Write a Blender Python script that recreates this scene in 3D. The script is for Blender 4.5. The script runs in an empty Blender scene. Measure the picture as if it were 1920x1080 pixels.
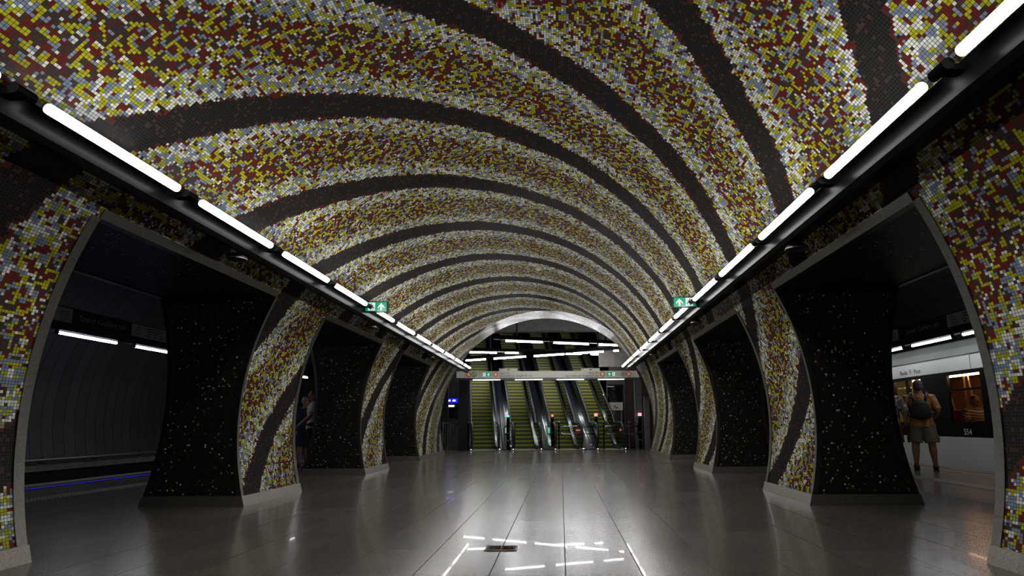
import bpy, bmesh, math, random
from mathutils import Vector, Matrix
random.seed(7)
SC = bpy.context.scene
COL = SC.collection
PI = math.pi

# ------------------------------------------------------------------ constants (metres)
R, ZC = 3.1107, 0.8813            # hall tube: circle radius, centre height
RP, XP, ZP = 3.7, 7.62, 1.18      # platform tubes
ZT = 2.2954                       # passage height
TH_T = math.acos((ZT - ZC) / R)   # angle from apex of the passage top
TH_B = math.acos(-ZC / R)         # angle from apex of the floor line
Y_END = 15.745
PIERS = [(2.172, 3.432), (5.764, 7.024), (9.356, 10.616), (12.948, 15.745)]
Y_BACK = -5.0

# ------------------------------------------------------------------ helpers
def new_mesh(name, verts, faces, mats, parent=None, uvs=None, midx=None, smooth=False):
    me = bpy.data.meshes.new(name)
    me.from_pydata([tuple(v) for v in verts], [], [tuple(f) for f in faces])
    if not isinstance(mats, (list, tuple)): mats = [mats]
    for m in mats: me.materials.append(m)
    if midx is not None:
        for p, i in zip(me.polygons, midx): p.material_index = i
    if uvs is not None:
        l = me.uv_layers.new(name='UVMap')
        k = 0
        for fu in uvs:
            for u in fu:
                l.data[k].uv = u; k += 1
    if smooth:
        for p in me.polygons: p.use_smooth = True
    me.update()
    o = bpy.data.objects.new(name, me)
    COL.objects.link(o)
    if parent is not None: o.parent = parent
    return o

class MB:
    """collects shapes, then links them as one mesh object"""
    def __init__(s): s.v = []; s.f = []; s.mi = []; s.m = 0
    def add(s, vs, fs):
        b = len(s.v); s.v += [Vector(v) for v in vs]
        for f in fs: s.f.append(tuple(i + b for i in f)); s.mi.append(s.m)
        return s
    def box(s, lo, hi):
        x0, y0, z0 = lo; x1, y1, z1 = hi
        vs = [(x0,y0,z0),(x1,y0,z0),(x1,y1,z0),(x0,y1,z0),(x0,y0,z1),(x1,y0,z1),(x1,y1,z1),(x0,y1,z1)]
        return s.add(vs, [(0,3,2,1),(4,5,6,7),(0,1,5,4),(1,2,6,5),(2,3,7,6),(3,0,4,7)])
    def prism(s, poly, axis, a0, a1):
        """poly: 2-D points in the plane across AXIS, pushed from a0 to a1"""
        n = len(poly)
        def P(p, a):
            if axis == 'y': return (p[0], a, p[1])
            if axis == 'x': return (a, p[0], p[1])
            return (p[0], p[1], a)
        vs = [P(p, a0) for p in poly] + [P(p, a1) for p in poly]
        fs = [tuple(range(n))[::-1], tuple(range(n, 2 * n))]
        fs += [(i, (i + 1) % n, (i + 1) % n + n, i + n) for i in range(n)]
        return s.add(vs, fs)
    def tube(s, pts, rad, n=10, closed=False, ry=None, up=None, caps=True):
        pts = [Vector(p) for p in pts]; k = len(pts)
        rads = rad if isinstance(rad, (list, tuple)) else [rad] * k
        rings = []; prev = None
        for i, p in enumerate(pts):
            if closed: t = pts[(i + 1) % k] - pts[i - 1]
            else: t = pts[min(i + 1, k - 1)] - pts[max(i - 1, 0)]
            t.normalize()
            if prev is None:
                u = Vector(up) if up else (Vector((0,0,1)) if abs(t.z) < .9 else Vector((1,0,0)))
            else: u = prev
            a = (u - t * u.dot(t)).normalized(); b = t.cross(a); prev = a
            r = rads[i]; q = ry[i] if ry else r
            rings.append([p + a * (r * math.cos(2*PI*j/n)) + b * (q * math.sin(2*PI*j/n)) for j in range(n)])
        vs = [v for rg in rings for v in rg]; fs = []
        for i in range(k if closed else k - 1):
            i2 = (i + 1) % k
            for j in range(n):
                fs.append((i*n+j, i*n+(j+1) % n, i2*n+(j+1) % n, i2*n+j))
        if caps and not closed:
            fs.append(tuple(range(n))[::-1]); fs.append(tuple(range((k-1)*n, k*n)))
        return s.add(vs, fs)
    def ell(s, c, r, n=14, m=9, rot=None):
        c = Vector(c); vs = []; fs = []
        for i in range(m + 1):
            t = PI * i / m
            for j in range(n):
                a = 2*PI*j/n
                v = Vector((r[0]*math.sin(t)*math.cos(a), r[1]*math.sin(t)*math.sin(a), r[2]*math.cos(t)))
                if rot: v = rot @ v
                vs.append(c + v)
        for i in range(m):
            for j in range(n):
                fs.append((i*n+j, (i+1)*n+j, (i+1)*n+(j+1) % n, i*n+(j+1) % n))
        return s.add(vs, fs)
    def disc(s, c, r, axis='y', n=24, d=.004):
        pts = [(r*math.cos(2*PI*i/n), r*math.sin(2*PI*i/n)) for i in range(n)]
        if axis == 'y': return s.prism([(c[0]+p[0], c[2]+p[1]) for p in pts], 'y', c[1]-d, c[1])
        if axis == 'z': return s.prism([(c[0]+p[0], c[1]+p[1]) for p in pts], 'z', c[2]-d, c[2])
        return s.prism([(c[1]+p[0], c[2]+p[1]) for p in pts], 'x', c[0]-d, c[0])
    def xf(s, M):
        s.v = [M @ v for v in s.v]; return s
    def obj(s, name, mats, parent=None, smooth=False, bevel=0, voxel=0, weld=True):
        o = new_mesh(name, s.v, s.f, mats, parent, None, s.mi, smooth)
        bm = bmesh.new(); bm.from_mesh(o.data)
        if weld: bmesh.ops.remove_doubles(bm, verts=bm.verts, dist=1e-5)
        bmesh.ops.recalc_face_normals(bm, faces=bm.faces)
        bm.to_mesh(o.data); bm.free()
        if smooth:
            for p in o.data.polygons: p.use_smooth = True
        if bevel:
            m = o.modifiers.new('bevel', 'BEVEL'); m.width = bevel; m.segments = 2; m.limit_method = 'ANGLE'
        if voxel:
            m = o.modifiers.new('remesh', 'REMESH'); m.mode = 'VOXEL'; m.voxel_size = voxel; m.use_smooth_shade = True
            m2 = o.modifiers.new('smooth', 'SMOOTH'); m2.iterations = 4; m2.factor = .5
            dg = bpy.context.evaluated_depsgraph_get()
            me = bpy.data.meshes.new_from_object(o.evaluated_get(dg))
            o.modifiers.clear(); o.data = me
            for p in me.polygons: p.use_smooth = True
        return o

def empty(name, loc=(0,0,0), rz=0):
    o = bpy.data.objects.new(name, None); COL.objects.link(o)
    o.location = loc; o.rotation_euler = (0, 0, rz); o.empty_display_size = .1
    return o
def tag(o, label=None, cat=None, group=None, kind=None):
    if label: o['label'] = label
    if cat: o['category'] = cat
    if group: o['group'] = group
    if kind: o['kind'] = kind
    return o
def thing(name, label, cat, loc=(0,0,0), rz=0, group=None):
    return tag(empty(name, loc, rz), label, cat, group)
def copy_tree(o, parent=None):
    c = o.copy(); COL.objects.link(c)
    if parent is not None: c.parent = parent
    for ch in list(o.children): copy_tree(ch, c)
    return c
def text(name, s, size, M, mat, parent=None, align='CENTER', ext=.0015, sx=1.0):
    cu = bpy.data.curves.new(name, 'FONT'); cu.body = s; cu.size = size; cu.extrude = ext
    cu.align_x = align; cu.align_y = 'CENTER'; cu.resolution_u = 2
    t = bpy.data.objects.new(name, cu); COL.objects.link(t)
    dg = bpy.context.evaluated_depsgraph_get()
    me = bpy.data.meshes.new_from_object(t.evaluated_get(dg))
    bpy.data.objects.remove(t)
    me.transform(Matrix.Diagonal((sx, 1, 1, 1))); me.transform(M)
    me.materials.clear(); me.materials.append(mat)
    o = bpy.data.objects.new(name, me); COL.objects.link(o)
    if parent is not None: o.parent = parent
    return o
def face_mat(origin, normal):
    """matrix that stands text up on a vertical face with outward NORMAL"""
    n = Vector(normal).normalized(); u = Vector((0,0,1)); r = u.cross(n)
    M = Matrix((r, u, n)).transposed().to_4x4(); M.translation = Vector(origin)
    return M

# ------------------------------------------------------------------ materials
def lin(c):
    return tuple(((x/12.92) if x <= .04045 else ((x+.055)/1.055)**2.4) for x in [v/255 for v in c]) + (1,)
def pmat(name, col, rough=.5, metal=0, spec=.5, emit=None, es=0, coat=0, coatr=.05, noise=0, nscale=20, bump=0):
    m = bpy.data.materials.new(name); m.use_nodes = True
    nt = m.node_tree; b = nt.nodes['Principled BSDF']
    c = col if len(col) == 4 else tuple(col) + (1,)
    b.inputs['Base Color'].default_value = c
    b.inputs['Roughness'].default_value = rough; b.inputs['Metallic'].default_value = metal
    b.inputs['Specular IOR Level'].default_value = spec
    b.inputs['Coat Weight'].default_value = coat; b.inputs['Coat Roughness'].default_value = coatr
    if emit: b.inputs['Emission Color'].default_value = tuple(emit)[:3] + (1,); b.inputs['Emission Strength'].default_value = es
    if noise or bump:
        tc = nt.nodes.new('ShaderNodeTexCoord'); n = nt.nodes.new('ShaderNodeTexNoise')
        n.inputs['Scale'].default_value = nscale; n.inputs['Detail'].default_value = 4
        nt.links.new(tc.outputs['Object'], n.inputs['Vector'])
        if noise:
            mr = nt.nodes.new('ShaderNodeMapRange')
            mr.inputs['From Min'].default_value = .3; mr.inputs['From Max'].default_value = .7
            mr.inputs['To Min'].default_value = 1-noise; mr.inputs['To Max'].default_value = 1+noise
            mx = nt.nodes.new('ShaderNodeVectorMath'); mx.operation = 'SCALE'
            mx.inputs[0].default_value = c[:3]
            nt.links.new(n.outputs['Fac'], mr.inputs['Value']); nt.links.new(mr.outputs[0], mx.inputs['Scale'])
            nt.links.new(mx.outputs[0], b.inputs['Base Color'])
        if bump:
            bp = nt.nodes.new('ShaderNodeBump'); bp.inputs['Strength'].default_value = bump; bp.inputs['Distance'].default_value = .01
            nt.links.new(n.outputs['Fac'], bp.inputs['Height']); nt.links.new(bp.outputs[0], b.inputs['Normal'])
    return m
def emat(name, col, s):
    m = bpy.data.materials.new(name); m.use_nodes = True; nt = m.node_tree; nt.nodes.clear()
    e = nt.nodes.new('ShaderNodeEmission'); o = nt.nodes.new('ShaderNodeOutputMaterial')
    e.inputs[0].default_value = tuple(col)[:3] + (1,); e.inputs[1].default_value = s
    nt.links.new(e.outputs[0], o.inputs[0]); return m
def gmat(name, tint, refl=.1, rough=.02):
    m = bpy.data.materials.new(name); m.use_nodes = True; nt = m.node_tree; nt.nodes.clear()
    t = nt.nodes.new('ShaderNodeBsdfTransparent'); t.inputs[0].default_value = tuple(tint) + (1,)
    g = nt.nodes.new('ShaderNodeBsdfGlossy'); g.inputs['Roughness'].default_value = rough
    lw = nt.nodes.new('ShaderNodeFresnel'); lw.inputs[0].default_value = 1.5
    mx = nt.nodes.new('ShaderNodeMixShader'); o = nt.nodes.new('ShaderNodeOutputMaterial')
    geo = nt.nodes.new('ShaderNodeNewGeometry'); sb = nt.nodes.new('ShaderNodeMath'); sb.operation = 'SUBTRACT'; sb.inputs[0].default_value = 1
    mu = nt.nodes.new('ShaderNodeMath'); mu.operation = 'MULTIPLY'
    nt.links.new(geo.outputs['Backfacing'], sb.inputs[1]); nt.links.new(lw.outputs[0], mu.inputs[0]); nt.links.new(sb.outputs[0], mu.inputs[1])
    nt.links.new(mu.outputs[0], mx.inputs[0]); nt.links.new(t.outputs[0], mx.inputs[1]); nt.links.new(g.outputs[0], mx.inputs[2])
    nt.links.new(mx.outputs[0], o.inputs[0]); return m

class NT:
    """small expression helper for node trees"""
    def __init__(s, name):
        s.m = bpy.data.materials.new(name); s.m.use_nodes = True
        s.t = s.m.node_tree; s.b = s.t.nodes['Principled BSDF']
    def n(s, typ): return s.t.nodes.new(typ)
    def put(s, sock, v):
        if isinstance(v, bpy.types.NodeSocket): s.t.links.new(v, sock)
        elif sock.type == 'VECTOR' and not isinstance(v, (int, float)): sock.default_value = tuple(v)[:3]
        elif isinstance(v, (int, float)) and sock.type == 'RGBA': sock.default_value = (v, v, v, 1)
        else: sock.default_value = v
    def math(s, op, a, b=0.0, c=0.0):
        q = s.n('ShaderNodeMath'); q.operation = op
        for i, v in enumerate((a, b, c)): s.put(q.inputs[i], v)
        return q.outputs[0]
    def smooth(s, v, a, b, lo=0.0, hi=1.0):
        q = s.n('ShaderNodeMapRange'); q.interpolation_type = 'SMOOTHSTEP'
        s.put(q.inputs[0], v); q.inputs[1].default_value = a; q.inputs[2].default_value = b
        q.inputs[3].default_value = lo; q.inputs[4].default_value = hi
        return q.outputs[0]
    def vec(s, x, y, z):
        q = s.n('ShaderNodeCombineXYZ')
        for i, v in enumerate((x, y, z)): s.put(q.inputs[i], v)
        return q.outputs[0]
    def noise(s, v, scale, detail=0.0):
        q = s.n('ShaderNodeTexNoise'); s.put(q.inputs['Vector'], v); q.inputs['Scale'].default_value = scale
        q.inputs['Detail'].default_value = detail
        return q.outputs['Fac']
    def white(s, v):
        q = s.n('ShaderNodeTexWhiteNoise'); q.noise_dimensions = '3D'; s.put(q.inputs['Vector'], v)
        return q.outputs['Value']
    def mix(s, f, a, b):
        q = s.n('ShaderNodeMix'); q.data_type = 'RGBA'
        s.put(q.inputs[0], f); s.put(q.inputs[6], a); s.put(q.inputs[7], b)
        return q.outputs[2]
    def scale(s, col, f):
        q = s.n('ShaderNodeVectorMath'); q.operation = 'SCALE'; s.put(q.inputs[0], col); s.put(q.inputs['Scale'], f)
        return q.outputs[0]
    def uv(s):
        q = s.n('ShaderNodeUVMap'); x = s.n('ShaderNodeSeparateXYZ'); s.t.links.new(q.outputs[0], x.inputs[0])
        return x.outputs[0], x.outputs[1]
    def pos(s):
        q = s.n('ShaderNodeTexCoord'); x = s.n('ShaderNodeSeparateXYZ'); s.t.links.new(q.outputs['Object'], x.inputs[0])
        return x.outputs[0], x.outputs[1], x.outputs[2]

TILE = .02
def mosaic(name, rough=.32):
    N = NT(name); u, v = N.uv()
    iu = N.math('FLOOR', N.math('DIVIDE', u, TILE)); iv = N.math('FLOOR', N.math('DIVIDE', v, TILE))
    cu = N.math('MULTIPLY', N.math('ADD', iu, .5), TILE); cv = N.math('MULTIPLY', N.math('ADD', iv, .5), TILE)
    P = lambda z: N.vec(cu, cv, z)
    wob = N.noise(P(3.7), 1.1)
    off = N.smooth(cv, -4.0, -2.9, .32, 0.0)
    w = N.math('SUBTRACT', N.math('SUBTRACT', cu, N.math('MULTIPLY', cv, .783)), N.math('ADD', off, 5.46))
    w = N.math('ADD', w, N.math('MULTIPLY', N.math('SUBTRACT', wob, .5), .10))
    ph = N.math('DIVIDE', w, 1.52)
    t = N.math('ABSOLUTE', N.math('SUBTRACT', N.math('FRACT', N.math('ADD', ph, .5)), .5))
    n1 = N.noise(P(11.3), 17.0)
    tj = N.math('ADD', t, N.math('MULTIPLY', N.math('SUBTRACT', n1, .5), .10))
    c = N.smooth(tj, .21, .38)                      # 0 at the pale edges, 1 in the deep middle
    nY = N.noise(P(1.1), 20.0); nR = N.noise(P(27.4), 18.0); nW = N.noise(P(51.9), 24.0); nK = N.noise(P(83.2), 17.0)
    wn = N.white(P(5.5)); wn2 = N.white(P(9.25))
    yj = N.math('ADD', nY, N.math('MULTIPLY', N.math('SUBTRACT', wn, .5), .07))
    rj = N.math('ADD', nR, N.math('MULTIPLY', N.math('SUBTRACT', wn2, .5), .08))
    wj = N.math('ADD', nW, N.math('MULTIPLY', N.math('SUBTRACT', wn2, .5), .22))
    white, blue, yel, red = (.74,.76,.72,1), (.22,.28,.40,1), (.44,.44,.010,1), (.140,.013,.010,1)
    brown, black = (.060,.034,.030,1), (.012,.011,.011,1)
    lerp = lambda a, b: N.math('ADD', a, N.math('MULTIPLY', c, b - a))
    base = N.mix(N.math('GREATER_THAN', nK, lerp(.28, .51)), brown, blue)
    base = N.mix(N.math('GREATER_THAN', wj, lerp(.47, .655)), base, white)
    base = N.mix(N.math('GREATER_THAN', rj, lerp(.655, .55)), base, red)
    base = N.mix(N.math('LESS_THAN', rj, lerp(.18, .36)), base, brown)
    base = N.mix(N.math('GREATER_THAN', yj, lerp(.60, .585)), base, yel)
    ring = N.math('MULTIPLY', N.math('LESS_THAN', tj, .132), N.math('GREATER_THAN', n1, .47))
    base = N.mix(ring, base, N.mix(N.math('GREATER_THAN', wn, .55), red, brown))
    dark = N.math('LESS_THAN', tj, .108)
    dk = N.mix(N.math('GREATER_THAN', wn, .90), black, brown)
    base = N.mix(dark, base, dk)
    base = N.scale(base, N.math('ADD', .82, N.math('MULTIPLY', wn2, .36)))
    fu = N.math('ABSOLUTE', N.math('SUBTRACT', N.math('FRACT', N.math('DIVIDE', u, TILE)), .5))
    fv = N.math('ABSOLUTE', N.math('SUBTRACT', N.math('FRACT', N.math('DIVIDE', v, TILE)), .5))
    g = N.math('GREATER_THAN', N.math('MAXIMUM', fu, fv), .435)
    col = N.mix(g, base, N.mix(dark, (.045,.042,.038,1), (.062,.057,.050,1)))
    # glazed tiles: matt body colour under a weak glaze; the last ring past the joint is more polished
    N.t.nodes.remove(N.b)
    d = N.n('ShaderNodeBsdfDiffuse'); N.put(d.inputs[0], col)
    gl = N.n('ShaderNodeBsdfGlossy'); gl.inputs['Roughness'].default_value = rough
    mx = N.n('ShaderNodeMixShader')
    fac = N.math('ADD', .022, N.math('MULTIPLY', N.math('GREATER_THAN', u, 14.62), .30))
    N.put(mx.inputs[0], N.math('MULTIPLY', fac, N.math('SUBTRACT', 1.0, g)))
    N.t.links.new(d.outputs[0], mx.inputs[1]); N.t.links.new(gl.outputs[0], mx.inputs[2])
    out = [q for q in N.t.nodes if q.type == 'OUTPUT_MATERIAL'][0]
    N.t.links.new(mx.outputs[0], out.inputs[0])
    return N.m
def dark_mosaic(name):
    N = NT(name); u, v = N.uv()
    iu = N.math('FLOOR', N.math('DIVIDE', u, TILE)); iv = N.math('FLOOR', N.math('DIVIDE', v, TILE))
    P = lambda z: N.vec(iu, iv, z)
    a, b, c = N.white(P(2.5)), N.white(P(7.5)), N.white(P(13.5))
    base = N.mix(N.math('GREATER_THAN', b, .8), (.011,.010,.010,1), (.026,.017,.015,1))
    spk = N.mix(N.math('GREATER_THAN', b, .55), (.55,.52,.03,1), (.9,.92,.92,1))
    spk = N.mix(N.math('LESS_THAN', b, .2), spk, (.22,.30,.48,1))
    spk = N.scale(spk, N.math('ADD', .10, N.math('MULTIPLY', N.math('MULTIPLY', c, c), .75)))
    base = N.mix(N.math('GREATER_THAN', a, .942), base, spk)
    fu = N.math('ABSOLUTE', N.math('SUBTRACT', N.math('FRACT', N.math('DIVIDE', u, TILE)), .5))
    fv = N.math('ABSOLUTE', N.math('SUBTRACT', N.math('FRACT', N.math('DIVIDE', v, TILE)), .5))
    g = N.math('GREATER_THAN', N.math('MAXIMUM', fu, fv), .43)
    N.put(N.b.inputs['Base Color'], N.mix(g, base, (.022,.020,.018,1)))
    N.b.inputs['Roughness'].default_value = .38; N.b.inputs['Specular IOR Level'].default_value = .35
    return N.m
def floor_mat():
    N = NT('polished_granite'); x, y, z = N.pos()
    tx, ty = .4355, .62
    ax = N.math('DIVIDE', x, tx); ay = N.math('DIVIDE', N.math('SUBTRACT', y, 3.165), ty)
    idx = N.vec(N.math('FLOOR', N.math('DIVIDE', ax, 1.0)), N.math('FLOOR', ay), 4.5)
    tone = N.white(idx)
    sp = N.noise(N.vec(x, y, z), 150.0, 2.0); big = N.noise(N.vec(x, y, z), 2.2, 3.0)
    col = N.mix(N.smooth(sp, .40, .62), (.060,.051,.043,1), (.165,.145,.122,1))
    f = N.math('MULTIPLY', N.math('ADD', .92, N.math('MULTIPLY', tone, .16)), N.math('ADD', .7, N.math('MULTIPLY', big, .6)))
    col = N.scale(col, f)
    fx = N.math('SUBTRACT', .5, N.math('ABSOLUTE', N.math('SUBTRACT', N.math('FRACT', ax), .5)))
    fy = N.math('SUBTRACT', .5, N.math('ABSOLUTE', N.math('SUBTRACT', N.math('FRACT', ay), .5)))
    gx = N.math('LESS_THAN', fx, .0045 / tx * .8); gy = N.math('LESS_THAN', fy, .0035 / ty * .4)
    exp = N.math('LESS_THAN', N.math('ABSOLUTE', N.math('SUBTRACT', y, 11.7)), .045)
    g = N.math('MAXIMUM', N.math('MAXIMUM', gx, gy), exp)
    N.put(N.b.inputs['Base Color'], N.mix(g, col, (.006,.006,.006,1)))
    N.put(N.b.inputs['Roughness'], N.math('ADD', N.math('ADD', .21, N.math('MULTIPLY', tone, .03)), N.math('MULTIPLY', g, .4)))
    N.b.inputs['Specular IOR Level'].default_value = .5
    N.put(N.b.inputs['Coat Weight'], N.math('MULTIPLY', N.math('SUBTRACT', 1.0, g), .10))
    N.b.inputs['Coat Roughness'].default_value = .022
    return N.m
def panel_mat(name, col, pitch, rough=.5, wid=.012):
    N = NT(name); u, v = N.uv()
    f = N.math('FRACT', N.math('DIVIDE', u, pitch)); g = N.math('LESS_THAN', f, wid / pitch)
    tone = N.white(N.vec(N.math('FLOOR', N.math('DIVIDE', u, pitch)), 1.0, 2.0))
    c = N.scale(tuple(col) + (1,), N.math('ADD', .85, N.math('MULTIPLY', tone, .3)))
    N.put(N.b.inputs['Base Color'], N.mix(g, c, (.004,.004,.004,1)))
    N.b.inputs['Roughness'].default_value = rough
    return N.m
def rib_mat(name, col, pitch):
    N = NT(name); x, y, z = N.pos()
    f = N.math('FRACT', N.math('DIVIDE', N.math('ADD', x, y), pitch)); g = N.math('LESS_THAN', f, .45)
    N.put(N.b.inputs['Base Color'], N.mix(g, tuple(col) + (1,), tuple(q*.25 for q in col) + (1,)))
    N.b.inputs['Roughness'].default_value = .5
    return N.m
def print_mat(name, cols, scale, rough=.8):
    """patchy printed cloth from cell noise"""
    N = NT(name); x, y, z = N.pos()
    q = N.n('ShaderNodeTexVoronoi'); q.inputs['Scale'].default_value = scale; N.put(q.inputs['Vector'], N.vec(x, y, z))
    s = N.n('ShaderNodeSeparateColor'); N.t.links.new(q.outputs['Color'], s.inputs[0])
    c = tuple(cols[0]) + (1,)
    for i, k in enumerate(cols[1:]):
        c = N.mix(N.math('GREATER_THAN', s.outputs[0], (i+1)/len(cols)), c, tuple(k) + (1,))
    N.put(N.b.inputs['Base Color'], c); N.b.inputs['Roughness'].default_value = rough
    return N.m
def stripe_mat(name, a, b, pitch):
    N = NT(name); x, y, z = N.pos()
    g = N.math('LESS_THAN', N.math('FRACT', N.math('DIVIDE', N.math('ADD', z, N.math('MULTIPLY', y, .5)), pitch)), .5)
    N.put(N.b.inputs['Base Color'], N.mix(g, tuple(a) + (1,), tuple(b) + (1,))); N.b.inputs['Roughness'].default_value = .8
    return N.m

M_MOS = mosaic('mosaic_tiles'); M_DMOS = dark_mosaic('black_mosaic_tiles'); M_FLOOR = floor_mat()
M_STEEL = pmat('brushed_steel', (.21,.20,.185), .33, 1, noise=.15, nscale=60)
M_PLINTH = pmat('steel_plinth', (.30,.27,.24), .45, .85, noise=.2, nscale=80)
M_CHROME = pmat('polished_steel', (.62,.62,.62), .16, 1)
M_BLACK = pmat('gloss_black_metal', (.004,.005,.005), .3, 0, .025)
M_MATTB = pmat('matt_black', (.008,.008,.009), .6)
M_RUBBER = pmat('black_rubber', (.012,.012,.013), .45)
M_TUBE = emat('tube_light', (1.0,.985,.95), 40)
M_TUBE_P = emat('platform_tube_light', (.92,.96,1.0), 26)
M_TUBE_E = emat('escalator_tube_light', (.97,.96,1.0), 48)
M_CAP = gmat('clear_plastic_cap', (.55,.55,.55))
M_PANEL = panel_mat('dark_tunnel_panels', (.085,.086,.10), .28, .5, .014)
M_CONC = pmat('grey_concrete', (.20,.19,.175), .8, noise=.2, nscale=6, bump=.3)
M_DCONC = pmat('dark_concrete', (.035,.034,.034), .85, noise=.3, nscale=5)
M_CEILD = pmat('black_ceiling', (.012,.012,.014), .7)
M_BROWN = pmat('dark_brown_cladding', (.030,.012,.010), .45, noise=.25, nscale=9)

# ------------------------------------------------------------------ setting: floor and tunnels
def struct(o): o['kind'] = 'structure'; return o
def hall_pt(side, th, r=0.0): return (side*(R+r)*math.sin(th), ZC + (R+r)*math.cos(th))
def plat_pt(side, z, r=0.0):          # near wall of the platform tube at height z; r>0 goes into the pier
    return (side*(XP - math.sqrt((RP+r)**2 - (z-ZP)**2)), z)
EDGE = 7.62
fl = MB()
fl.prism([(-EDGE,-.14),(EDGE,-.14),(EDGE,0),(-EDGE,0)], 'y', Y_BACK, 15.9)
struct(fl.obj('floor', M_FLOOR))
fl = MB(); fl.box((-7.5,15.9,-.14),(7.5,18.40,0)); o = struct(fl.obj('floor_escalator_hall', M_FLOOR))
for side, nm in ((-1,'left'),(1,'right')):
    tb = MB(); a, b = sorted((side*EDGE, side*11.2)); tb.box((a,Y_BACK,-1.2),(b,Y_END+1,-1.05)); tb2 = tb.obj('floor_track_bed_'+nm, M_DCONC); struct(tb2)
    tb = MB(); a, b = sorted((side*(EDGE-.12), side*(EDGE-.02))); tb.box((a,Y_BACK,-1.05),(b,15.9,-.141)); struct(tb.obj('wall_platform_edge_'+nm, M_DCONC))

# vault (ceiling of the hall), solid shell
n = 96; vs = []; fs = []; uvs = []
ths = [-TH_T + 2*TH_T*i/n for i in range(n+1)]
for th in ths:
    x0, z0 = hall_pt(1, th); x1, z1 = hall_pt(1, th, .16)
    vs += [(x0,Y_BACK,z0),(x0,Y_END,z0),(x1,Y_BACK,z1),(x1,Y_END,z1)]
for i in range(n):
    a, b = 4*i, 4*(i+1); s0, s1 = R*ths[i], R*ths[i+1]
    fs.append((a, b, b+1, a+1)); uvs.append([(Y_BACK,s0),(Y_BACK,s1),(Y_END,s1),(Y_END,s0)])
    fs.append((a+2, a+3, b+3, b+2)); uvs.append([(0,0)]*4)
    fs.append((a+1, b+1, b+3, a+3)); uvs.append([(0,s0),(0,s1),(.16,s1),(.16,s0)])
    fs.append((a, a+2, b+2, b)); uvs.append([(0,0)]*4)
struct(new_mesh('ceiling', vs, fs, M_MOS, None, uvs, None, True))
# expansion joint near the mouth of the vault
vs = []; fs = []
for i, th in enumerate(ths):
    x0, z0 = hall_pt(1, th, -.004)
    vs += [(x0,14.60,z0),(x0,14.625,z0)]
    if i: fs.append((2*i-2, 2*i, 2*i+1, 2*i-1))
struct(new_mesh('trim_expansion_joint', vs, fs, M_MATTB))

# passage soffits
for side, nm in ((-1,'left'),(1,'right')):
    x0 = hall_pt(1, TH_T)[0] + .004; x1 = plat_pt(1, ZT)[0]
    xs = (side*x0, side*x1)
    gaps = [(Y_BACK, PIERS[0][0])] + [(PIERS[i][1], PIERS[i+1][0]) for i in range(3)]
    for gi, (ya, yb) in enumerate(gaps):
        vs = [(xs[0],ya,ZT),(xs[0],yb,ZT),(xs[1],yb,ZT),(xs[1],ya,ZT)]
        vs += [(v[0], v[1], ZT+.12) for v in vs]
        fs = [(0,1,2,3),(4,5,6,7),(0,1,5,4),(1,2,6,5),(2,3,7,6),(3,0,4,7)]
        uv = [[(v[0], v[1]) for v in (vs[i] for i in f)] for f in fs]
        struct(new_mesh('ceiling_passage_%s_%d' % (nm, gi+1), vs, fs, M_DMOS, None, uv))
    # platform tube shell: from the passage lintel over the top and down behind the track
    a0 = math.acos((ZT-ZP)/RP); a1 = PI*.72; k = 60
    vs = []; fs = []; uvs = []; aa = []
    for i in range(k+1):
        a = -a0 + (a1+a0)*i/k; aa.append(a)
        x, z = side*(XP + RP*math.sin(a)), ZP + RP*math.cos(a)
        vs += [(x,Y_BACK,z),(x,Y_END+6,z)]
    for i in range(k):
        fs.append((2*i,2*i+1,2*i+3,2*i+2)); s0, s1 = RP*aa[i], RP*aa[i+1]
        uvs.append([(Y_BACK,s0),(Y_END+6,s0),(Y_END+6,s1),(Y_BACK,s1)])
    struct(new_mesh('wall_tunnel_'+nm, vs, fs, M_PANEL, None, uvs, None, True))
    # ledge and dark kerb along the far side of the track
    lb = MB(); q = sorted((side*10.55, side*11.3)); lb.box((q[0],Y_BACK,-.06),(q[1],Y_END+5,.10)); struct(lb.obj('trim_track_ledge_'+nm, M_CONC))
    lb = MB(); q = sorted((side*10.62, side*11.3)); lb.box((q[0],Y_BACK,-1.05),(q[1],Y_END+5,-.061)); struct(lb.obj('wall_track_kerb_'+nm, panel_mat('kerb_panels_'+nm, (.028,.027,.026), .55)))
bk = MB(); bk.box((-11.4,Y_BACK-.15,-1.3),(11.4,Y_BACK-.01,5)); struct(bk.obj('wall_back', M_DCONC))

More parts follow.
